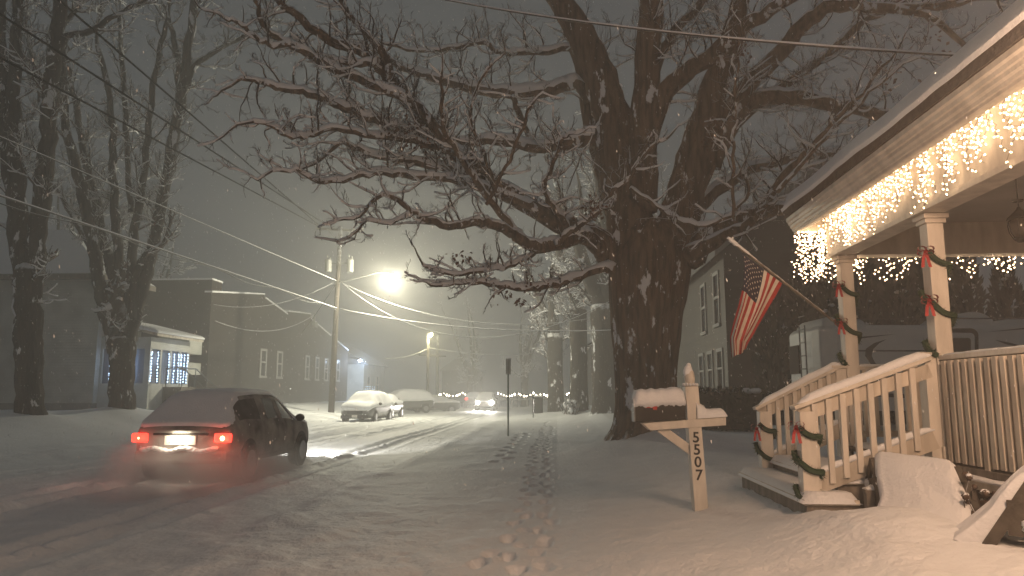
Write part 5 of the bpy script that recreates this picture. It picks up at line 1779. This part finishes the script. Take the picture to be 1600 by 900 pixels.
# parked snow-covered cars
PG = 'snow-covered cars parked on the far side of the street'
loc = P(574, 660, 43.5); loc.z = ghp(loc) - .02
hd = -AS + math.pi
c1, Lc1, lb1, _ = car('parked_car', 'parked car facing us, hood and windshield buried in snow, nearest of the parked ones', CROSS, {'side': (3, 4, 5, 7, 9, 10), 'ends': (2, 3, 10, 11)}, loc, hd - .06, M_carg, False, .15, .15, group=PG)
for sx in (-1, 1):
    m_ = MB(); m_.box((sx * .63, Lc1 / 2 - .12, .66), (.30, .12, .14)); lb1(m_, 'headlight', M_lens, bevel=.03)
m_ = MB(); m_.box((0, Lc1 / 2 - .01, .62), (.9, .08, .16)); g_ = lb1(m_, 'grille', M_black, bevel=.02)
m_ = MB(); m_.box((0, Lc1 / 2 - .02, .36), (1.6, .12, .18)); bm = lb1(m_, 'bumper', M_metal, bevel=.03)
m_ = MB(); m_.box((0, Lc1 / 2 + .045, .40), (.32, .015, .15)); lb1(m_, 'number_plate', M_plate, bm)
m_ = MB()
for i in range(26):
    m_.blob((rng.uniform(-.75, .75), Lc1 / 2 - .05 + rng.uniform(-.08, .02), rng.choice((.5, .74, .8)) + rng.uniform(-.03, .03)), rng.uniform(.04, .10), 7, 5, .3, sz=.6)
lb1(m_, 'bumper_snow', M_snowcap, smooth=True)
loc = P(607, 657, 49.5); loc.z = ghp(loc)
car('parked_car', 'darker parked car half hidden directly behind the nearest snow-covered one', SEDAN, {'side': (3, 4, 5, 7, 9, 10), 'ends': (2, 3, 10, 11)}, loc + Vector((-.35, 0, 0)), hd, M_carg, False, .35, .12, group=PG)
loc = P(632, 640, 60); loc.z = ghp(loc)
car('parked_car', 'long snow-buried vehicle tinted blue by the yard light, beyond the other parked cars', CROSS, {'side': (3, 4, 5, 7, 9, 10), 'ends': (2, 3, 10, 11)}, loc, math.pi / 2 + .5, M_carg, False, .2, .22, group=PG)
loc = P(676, 640, 66); loc.z = ghp(loc) - .2
car('parked_car', 'low dark snow-topped car just left of the thin far poles', SEDAN, {'side': (3, 4, 5, 7, 9, 10), 'ends': (2, 3, 10, 11)}, loc, math.pi / 2 + .3, M_carg, False, .4, .10, group=PG)
# oncoming car
loc = P(760, 638, 70); loc.z = ghp(loc)
oc, Lo, lbo, _ = car('oncoming_car', 'distant oncoming car with two glaring white headlights', CROSS, {'side': (3, 4, 5, 7, 9, 10), 'ends': (2, 3, 10, 11)}, loc, math.pi - AS + .02, M_carp, False, .5, .06)
for sx in (-.64, .64):
    m_ = MB(); m_.blob((sx, Lo / 2 + .0, .72), .22 if sx < 0 else .17, 12, 9, 0); lbo(m_, 'headlight', mat('far_headlamp', (1, 1, 1), .2, emit=(1, .93, .80), est=25), smooth=True)
    q = wm(oc) @ Vector((sx, Lo / 2 + .35, .72))
    lamp('oncoming_headlight_beam', 'SPOT', q, 2000, (1, .93, .82), .1, rot=(math.radians(87), 0, math.pi - AS - .02), spot_size=math.radians(70), spot_blend=1.0)
loc = P(742, 637, 84); loc.z = ghp(loc)
tc_, Lt, lbt, _ = car('far_car', 'faint far car with a red tail lamp left of the oncoming headlights', CROSS, {'side': (3, 4, 5, 7, 9, 10), 'ends': (2, 3, 10, 11)}, loc, -AS, M_carp, False, .5, .06)
for sx in (-.7, .7):
    m_ = MB(); m_.box((sx, -Lt / 2 - .02, .95), (.3, .06, .22)); lbt(m_, 'tail_lamp', M_tail)

# ------------------------------------------------------------------ poles, lamps, wires
pb_ = P(517, 652, 46.5); pb_.z = ghp(pb_) - .1; ptp = P(532, 355, 46.5)
e = empty('utility_pole', pb_, 'tall wooden utility pole with crossarm and transformers beside the street lamp', 'utility pole')
mb = MB(); mb.tube([pb_, ptp], [.20, .13], 14); mb.build('pole', M_pole, e, smooth=True)
ca = P(495, 357, 46.5); cb = P(568, 361, 46.5)
mb = MB(); mb.bar(ca, cb, .11, .13); arm_ = mb.build('crossarm', M_pole, e)
mb = MB(); mb.bar(ca.lerp(cb, .22) - Vector((0, .08, 0)), ptp - Vector((0, .1, 1.1)), .04, .04); mb.bar(ca.lerp(cb, .78) - Vector((0, .08, 0)), ptp - Vector((0, .1, 1.1)), .04, .04); mb.build('arm_brace', M_galv, arm_)
for u in (.02, .12, .5, .78, .97):
    mb = MB(); p = ca.lerp(cb, u); mb.lathe([(.03, .05), (.07, .10), (.04, .14), (.065, .18), (.03, .24)], p, 8); mb.build('insulator', M_galv, arm_)
for px in (513, 547):
    c = P(px, 415, 46.5)
    mb = MB(); mb.lathe([(.16, -.42), (.22, -.40), (.22, .34), (.24, .35), (.2, .42), (.05, .46)], c, 16); t_ = mb.build('transformer', M_galv, e, smooth=False)
    mb = MB(); mb.tube([c + Vector((-.08, 0, .44)), c + Vector((-.1, 0, .7))], .035, 6); mb.tube([c + Vector((.1, 0, .42)), c + Vector((.12, 0, .62))], .035, 6); mb.bar(c + Vector((0, 0, .15)), Vector((pb_.lerp(ptp, .8).x, c.y, c.z + .15)), .06, .08); mb.build('bushing', M_galv, t_)
# street lamp on its bracket arm
e = empty('street_lamp', P(530, 440, 46.4), 'glaring yellow-white street lamp on a long arm from the utility pole', 'street lamp')
mb = MB(); mb.tube([P(529, 442, 46.4), P(560, 434, 46.0), P(590, 426, 45.3), LAMP_POS + Vector((-.1, 0, .16))], .035, 7); mb.build('arm', M_galv, e)
mb = MB(); mb.blob(LAMP_POS + Vector((0, 0, .12)), .24, 14, 8, 0, sz=.35); mb.build('housing', M_galv, e, smooth=True)
mb = MB(); mb.blob(LAMP_POS + Vector((0, 0, -.02)), .21, 16, 10, 0, sz=.9); mb.build('lamp_glass', mat('lamp_glow', (1, 1, .9), .3, emit=(1.0, .90, .42), est=7), e, smooth=True)

for px, Y, top, lab in ((668, 73, 520, 'slim far pole carrying a small yellow lamp'), (683, 78, 524, 'second slim far pole just right of the lamp pole')):
    a = P(px, 640, Y); a.z = ghp(a); b = P(px + 1, top, Y)
    e = empty('utility_pole', a, lab, 'utility pole')
    mb = MB(); mb.tube([a, b], [.17, .14], 8); mb.build('pole', M_pole, e, smooth=True)
    mb = MB(); mb.bar(b + Vector((-.9, 0, -2.2)), b + Vector((.9, 0, -2.2)), .1, .1); mb.build('crossarm', M_pole, e)
fl_ = P(674, 522, 72)
e = empty('street_lamp', fl_, 'small yellow street lamp far up the road between two slim poles', 'street lamp')
mb = MB(); mb.blob(fl_, .19, 12, 8, 0); mb.build('lamp_glass', MATS['lamp_glow'], e, smooth=True)
mb = MB(); mb.tube([fl_ + Vector((0, 0, .2)), P(668, 524, 73)], .04, 6); mb.build('arm', M_galv, e)

WG = 'snow-lined overhead wires'
def wire(label, a, b, sag, r=.012, group=WG, n=40, snow=True, double=False):
    pts = []
    for i in range(n + 1):
        u = i / n; p = Vector(a).lerp(Vector(b), u); p.z -= sag * 4 * u * (1 - u); pts.append(p)
    mb = MB(); mb.tube(pts, r, 5); mtw = M_wire if snow else M_cable
    if double: mb.tube([p + Vector((0, .02, -.10 - .1 * math.sin(i * .8))) for i, p in enumerate(pts)], r * .8, 5)
    ob = mb.build('wire', mtw)
    # origin at one end
    tag(ob, label, 'wire', group)
    if snow:
        m2 = MB(); m2.tube([p + Vector((0, 0, r * 1.1)) for p in pts], [r * (1.15 + .5 * n1(i * .7, 3)) for i in range(len(pts))], 5); m2.build('snow', M_snowcap, ob, smooth=True)


T46 = {'l': ca + Vector((0, 0, .2)), 'm': ca.lerp(cb, .12) + Vector((0, 0, .2)), 'r': cb + Vector((-.1, 0, .2))}
def through(px, py, t, end, label, r=.012, ext=1.0, **kw):
    """wire that passes the given sight line in the vertical plane at lateral offset t"""
    a_, b_ = ray(px, py)
    Y = t / (CA * a_ - SA) if abs(CA * a_ - SA) > 1e-6 else 20
    p = Vector((a_ * Y, Y, CAMZ + b_ * Y))
    d = (p - end); st_ = end + d * ext
    wire(label, st_, end, kw.pop('sag', .0), r, **kw)
through(92, 0, -13.2, ca + Vector((.1, 0, .25)), 'highest of the wires sloping from the top left to the crossarm', r=.034, ext=1.5, snow=False)
through(0, 22, -14.0, ca.lerp(cb, .25) + Vector((0, 0, .2)), 'second highest wire sloping from the top left to the crossarm', r=.034, ext=1.3, snow=False)
through(0, 90, -14.4, ca + Vector((.02, 0, .2)), 'third wire from the top, sloping to the left end of the crossarm', r=.032, ext=1.3, snow=False)
through(0, 214, -14.0, P(526, 439, 46.5), 'wire crossing both bare trees and meeting the utility pole at lamp height', r=.016, ext=1.3)
through(0, 306, -14.0, P(527, 482, 46.5), 'thick double wire, lowest of those from the left edge to the utility pole', r=.024, ext=1.3, double=True)
wire('thin wire from the brick building parapet to the utility pole', S(44.3, -21.5, 7.1), P(526, 439, 46.5), .8, .014)
wire('slack wire from the building roof vent over the dark wall', S(44.3, -21.0, 6.0), S(63.2, -21.1, 8.4), 1.0, .016)
wire('diagonal guy cable from the utility pole down to the brick building', P(527, 440, 46.5), S(60, -21.0, 6.6), .1, .02, snow=False)
wire('wire from the utility pole passing just under the street lamp to the right', P(532, 440, 46.4), P(955, 470, 36), 2.6, .014)
wire('bright snow-lined wire from the utility pole across the street to the maple', P(532, 483, 46.4), P(960, 516, 38), .5, .02)
wire('thin drooping wire right of the street lamp, second below it', P(532, 441, 46.5), P(955, 492, 40), 1.4, .013)
wire('far wire meeting the slim lamp pole from the left', P(600, 560, 66), P(668, 545, 73), .3, .02)
wire('far wire running right from the slim poles', P(668, 543, 73), P(860, 548, 88), .6, .02)
wire('wire crossing high in front of the maple down to the porch roof', P(560, -30, 13.5), P(1535, 89, 7.2), .22, .013, n=60)

# sign post beside the walk
a = P(794, 682, 26.5); a.z = ghp(a); b = P(794, 561, 26.5)
e = empty('sign_post', a, 'roadside sign seen nearly edge-on atop a thin green post', 'sign')
mb = MB(); mb.bar(a - Vector((0, 0, .2)), Vector((a.x, a.y, b.z - .05)), .06, .05, up=Vector((0, 1, 0))); mb.build('post', mat('green_steel', (.03, .05, .04), .6, .2, 9), e)
mb = MB(); rt = Matrix.Rotation(math.radians(66), 3, 'Z'); mb.box((a.x + .0, a.y - .05, b.z - .27), (.42, .012, .55), rt); mb.build('sign_panel', mat('sign_grey', (.45, .45, .43), .6), e)
mb = MB(); snow_ridge(mb, [Vector((a.x, a.y, b.z + .0)) + rt @ Vector((-.2, -.05, 0)), Vector((a.x, a.y, b.z)) + rt @ Vector((.2, -.05, 0))], .04, .03); mb.build('snow', M_snowcap, e)

# bin and thin marker
a = gpt(841, 640, 50)
e = empty('trash_bin', a, 'squat dark bin beside the far end of the footprints', 'bin')
mb = MB(); mb.box(a + Vector((0, 0, .5)), (.6, .6, 1.0)); mb.build('body', M_metal, e, bevel=.05)
mb = MB(); mb.box(a + Vector((0, 0, 1.03)), (.66, .68, .06)); mb.build('lid', M_metal, e, bevel=.02)
mb = MB(); mb.box(a + Vector((0, 0, 1.12)), (.6, .6, .14)); mb.build('snow', M_snowcap, e, bevel=.06)
a = gpt(833, 640, 46)
e = empty('marker_post', a, 'thin dark post standing left of the far bin', 'post')
mb = MB(); mb.tube([a, a + Vector((0, 0, 1.25))], .03, 6); mb.build('pole', M_metal, e)
mb = MB(); mb.box(a + Vector((0, 0, 1.3)), (.1, .06, .14)); mb.build('reflector', M_galv, e)

# festoon lights along a far fence
e = empty('festoon_lights', P(810, 640, 84), 'sagging festoon of warm white lights strung across the far end of the street', 'string lights')
inv = wm(e).inverted(); cord = MB(); me_, pm = bulb_mesh(.075, 6); me_.materials.append(mat('festoon_bulb', (1, 1, 1), .3, emit=(1, .86, .62), est=22))
xs = [668, 692, 722, 752, 780, 808, 834, 846, 872, 888, 908, 936]
for x in (xs + [965])[::1]:
    mb = MB(); q = P(x, 612, 84); q.z = .1; mb.tube([q, P(x, 612, 84)], .035, 5); mb.build('post', M_metal, e)
full = xs + [965]
for xa, xb in zip(full[:-1], full[1:]):
    pts = []
    n_ = max(3, int((xb - xa) / 4.2))
    for i in range(9):
        u = i / 8; pts.append(P(xa + (xb - xa) * u, 613 + 6 * 4 * u * (1 - u) * .9, 84))
    cord.tube(pts, .012, 4)
    for i in range(n_):
        u = (i + rng.uniform(.1, .9)) / n_
        q = P(xa + (xb - xa) * u, 613.5 + 6 * 4 * u * (1 - u) * .9, 83.9)
        o = bpy.data.objects.new('bulb', me_); SC.collection.objects.link(o); o.parent = e; o.location = inv @ q
        k = rng.uniform(.6, 1.35); o.scale = (k, k, k)
cord.build('cord', M_metal, e)
print('festoon done')
e = empty('rail_fence', S(88, 0, .1), 'faint low white rail fence under the far festoon lights', 'fence')
a, b = P(800, 624, 87), P(990, 624, 87)
mb = MB(); mb.bar(a, b, .06, .16); mb.build('rail', M_wf, e)
for i in range(9):
    p = a.lerp(b, i / 8); q = p.copy(); q.z = ghp(q); mb = MB(); mb.bar(q, p + Vector((0, .05, .1)), .12, .12); mb.build('post', M_wf, e)
# far treeline mass
def dark_house(px0, px1, Y, ztop, label, roofh=2.2):
    a = P(px0, 640, Y); b = P(px1, 640, Y)
    e = empty('far_house', (a + b) / 2, label, 'house', 'houses dissolving in the snowfall')
    sa, ta = st_of(a); sb, tb = st_of(b)
    mb = MB(); mb.sbox(sa, sa + 9, ta, tb, 0, ztop); mb.build('wall', M_gsid, e)
    mb = MB(); mb.prism([S(sa - .4, ta - .4, ztop), S(sa - .4, tb + .4, ztop), S(sa - .4, (ta + tb) / 2, ztop + roofh)], S(9.8, 0, 0)); mb.build('roof', MATS['roof_far'], e)
dark_house(925, 1000, 62, 5.5, 'barely visible house beyond the trunks left of the huge maple')
dark_house(690, 745, 112, 5, 'barely visible house at the end of the street behind the oncoming car')
dark_house(1010, 1120, 52, 6, 'hazy house directly behind the huge maple trunk')

# ------------------------------------------------------------------ falling snow
R = random.Random(99)
mb = MB()
cnt = 0
while cnt < 22000:
    Y = 3.0 + 45 * R.random() ** .75
    px = R.uniform(-150, 1750); py = R.uniform(-100, 760)
    p = P(px, py, Y)
    st_, tt_ = st_of(p)
    if p.z < .2: continue
    if tt_ > 3.1 and -5 < st_ < 9.4 and p.z < 4.4: continue
    r = R.uniform(.0016, .0036) if Y < 12 else R.uniform(.0035, .0075)
    dr = Vector((R.gauss(.25, .1), R.gauss(0, .1), -1)).normalized() * r * R.uniform(1.5, 4.5)
    s1 = dr.cross(Vector((0, 1, 0))).normalized() * r * .8; s2 = Vector((0, r * .8, 0))
    mb.add([p - dr, p + s1, p + s2, p - s1, p - s2, p + dr], [(0, 1, 2), (0, 2, 3), (0, 3, 4), (0, 4, 1), (5, 2, 1), (5, 3, 2), (5, 4, 3), (5, 1, 4)])
    cnt += 1
o = mb.build('falling_snow', mat('snowflake', (.85, .86, .88), .6))
tag(o, 'fine snowflakes falling through the air', 'snowfall', kind='stuff')

# ------------------------------------------------------------------ spray whirled up behind the moving car
def volume_mat(name, dens, col=(.9, .9, .9), an=.3):
    m = bpy.data.materials.new(name); m.use_nodes = True; nt = m.node_tree
    nt.nodes.remove(nt.nodes['Principled BSDF'])
    v = nt.nodes.new('ShaderNodeVolumePrincipled'); v.inputs['Density'].default_value = dens; v.inputs['Color'].default_value = (*col, 1); v.inputs['Anisotropy'].default_value = an
    nt.links.new(v.outputs[0], nt.nodes['Material Output'].inputs['Volume'])
    m.cycles.homogeneous_volume = True
    return m
m = bpy.data.materials.new('snow_spray'); m.use_nodes = True; nt = m.node_tree
nt.nodes.remove(nt.nodes['Principled BSDF'])
vp = nt.nodes.new('ShaderNodeVolumePrincipled'); vp.inputs['Color'].default_value = (1, 1, 1, 1); vp.inputs['Anisotropy'].default_value = .2
tcn = nt.nodes.new('ShaderNodeTexCoord'); nzn = nt.nodes.new('ShaderNodeTexNoise'); nzn.inputs['Scale'].default_value = 1.6; nzn.inputs['Detail'].default_value = 3
nt.links.new(tcn.outputs['Object'], nzn.inputs['Vector'])
mpn = nt.nodes.new('ShaderNodeMapping'); mpn.inputs['Scale'].default_value = (1 / 1.75, 1 / 3.6, 1 / 1.0)
nt.links.new(tcn.outputs['Object'], mpn.inputs[0])
grn = nt.nodes.new('ShaderNodeTexGradient'); grn.gradient_type = 'SPHERICAL'; nt.links.new(mpn.outputs[0], grn.inputs[0])
mr1 = nt.nodes.new('ShaderNodeMapRange'); mr1.inputs[1].default_value = .38; mr1.inputs[2].default_value = .72; mr1.inputs[4].default_value = 1.0
nt.links.new(nzn.outputs[0], mr1.inputs[0])
mr2 = nt.nodes.new('ShaderNodeMapRange'); mr2.inputs[1].default_value = .0; mr2.inputs[2].default_value = .55; mr2.inputs[4].default_value = 2.8
nt.links.new(grn.outputs[1], mr2.inputs[0])
mm = nt.nodes.new('ShaderNodeMath'); mm.operation = 'MULTIPLY'; nt.links.new(mr1.outputs[0], mm.inputs[0]); nt.links.new(mr2.outputs[0], mm.inputs[1])
nt.links.new(mm.outputs[0], vp.inputs['Density']); nt.links.new(vp.outputs[0], nt.nodes['Material Output'].inputs['Volume'])
mb = MB(); mb.box((0, 0, 0.5), (3.5, 7.2, 1.05))
sp = mb.build('snow_spray', m)
sp.location = RM @ Vector((.35, -2.0, .0)); sp.rotation_euler = (0, 0, ph)
tag(sp, 'cloud of powder snow whirled up round the rear of the moving car', 'snow spray', kind='stuff')

# ------------------------------------------------------------------ haze: the snow-filled air
mh = volume_mat('haze', .0092, (.96, .965, .96), .42)
mb = MB(); mb.box((0, 60, 9.5), (420, 480, 23.0)); hz = mb.build('haze', mh)
hz['kind'] = 'stuff'
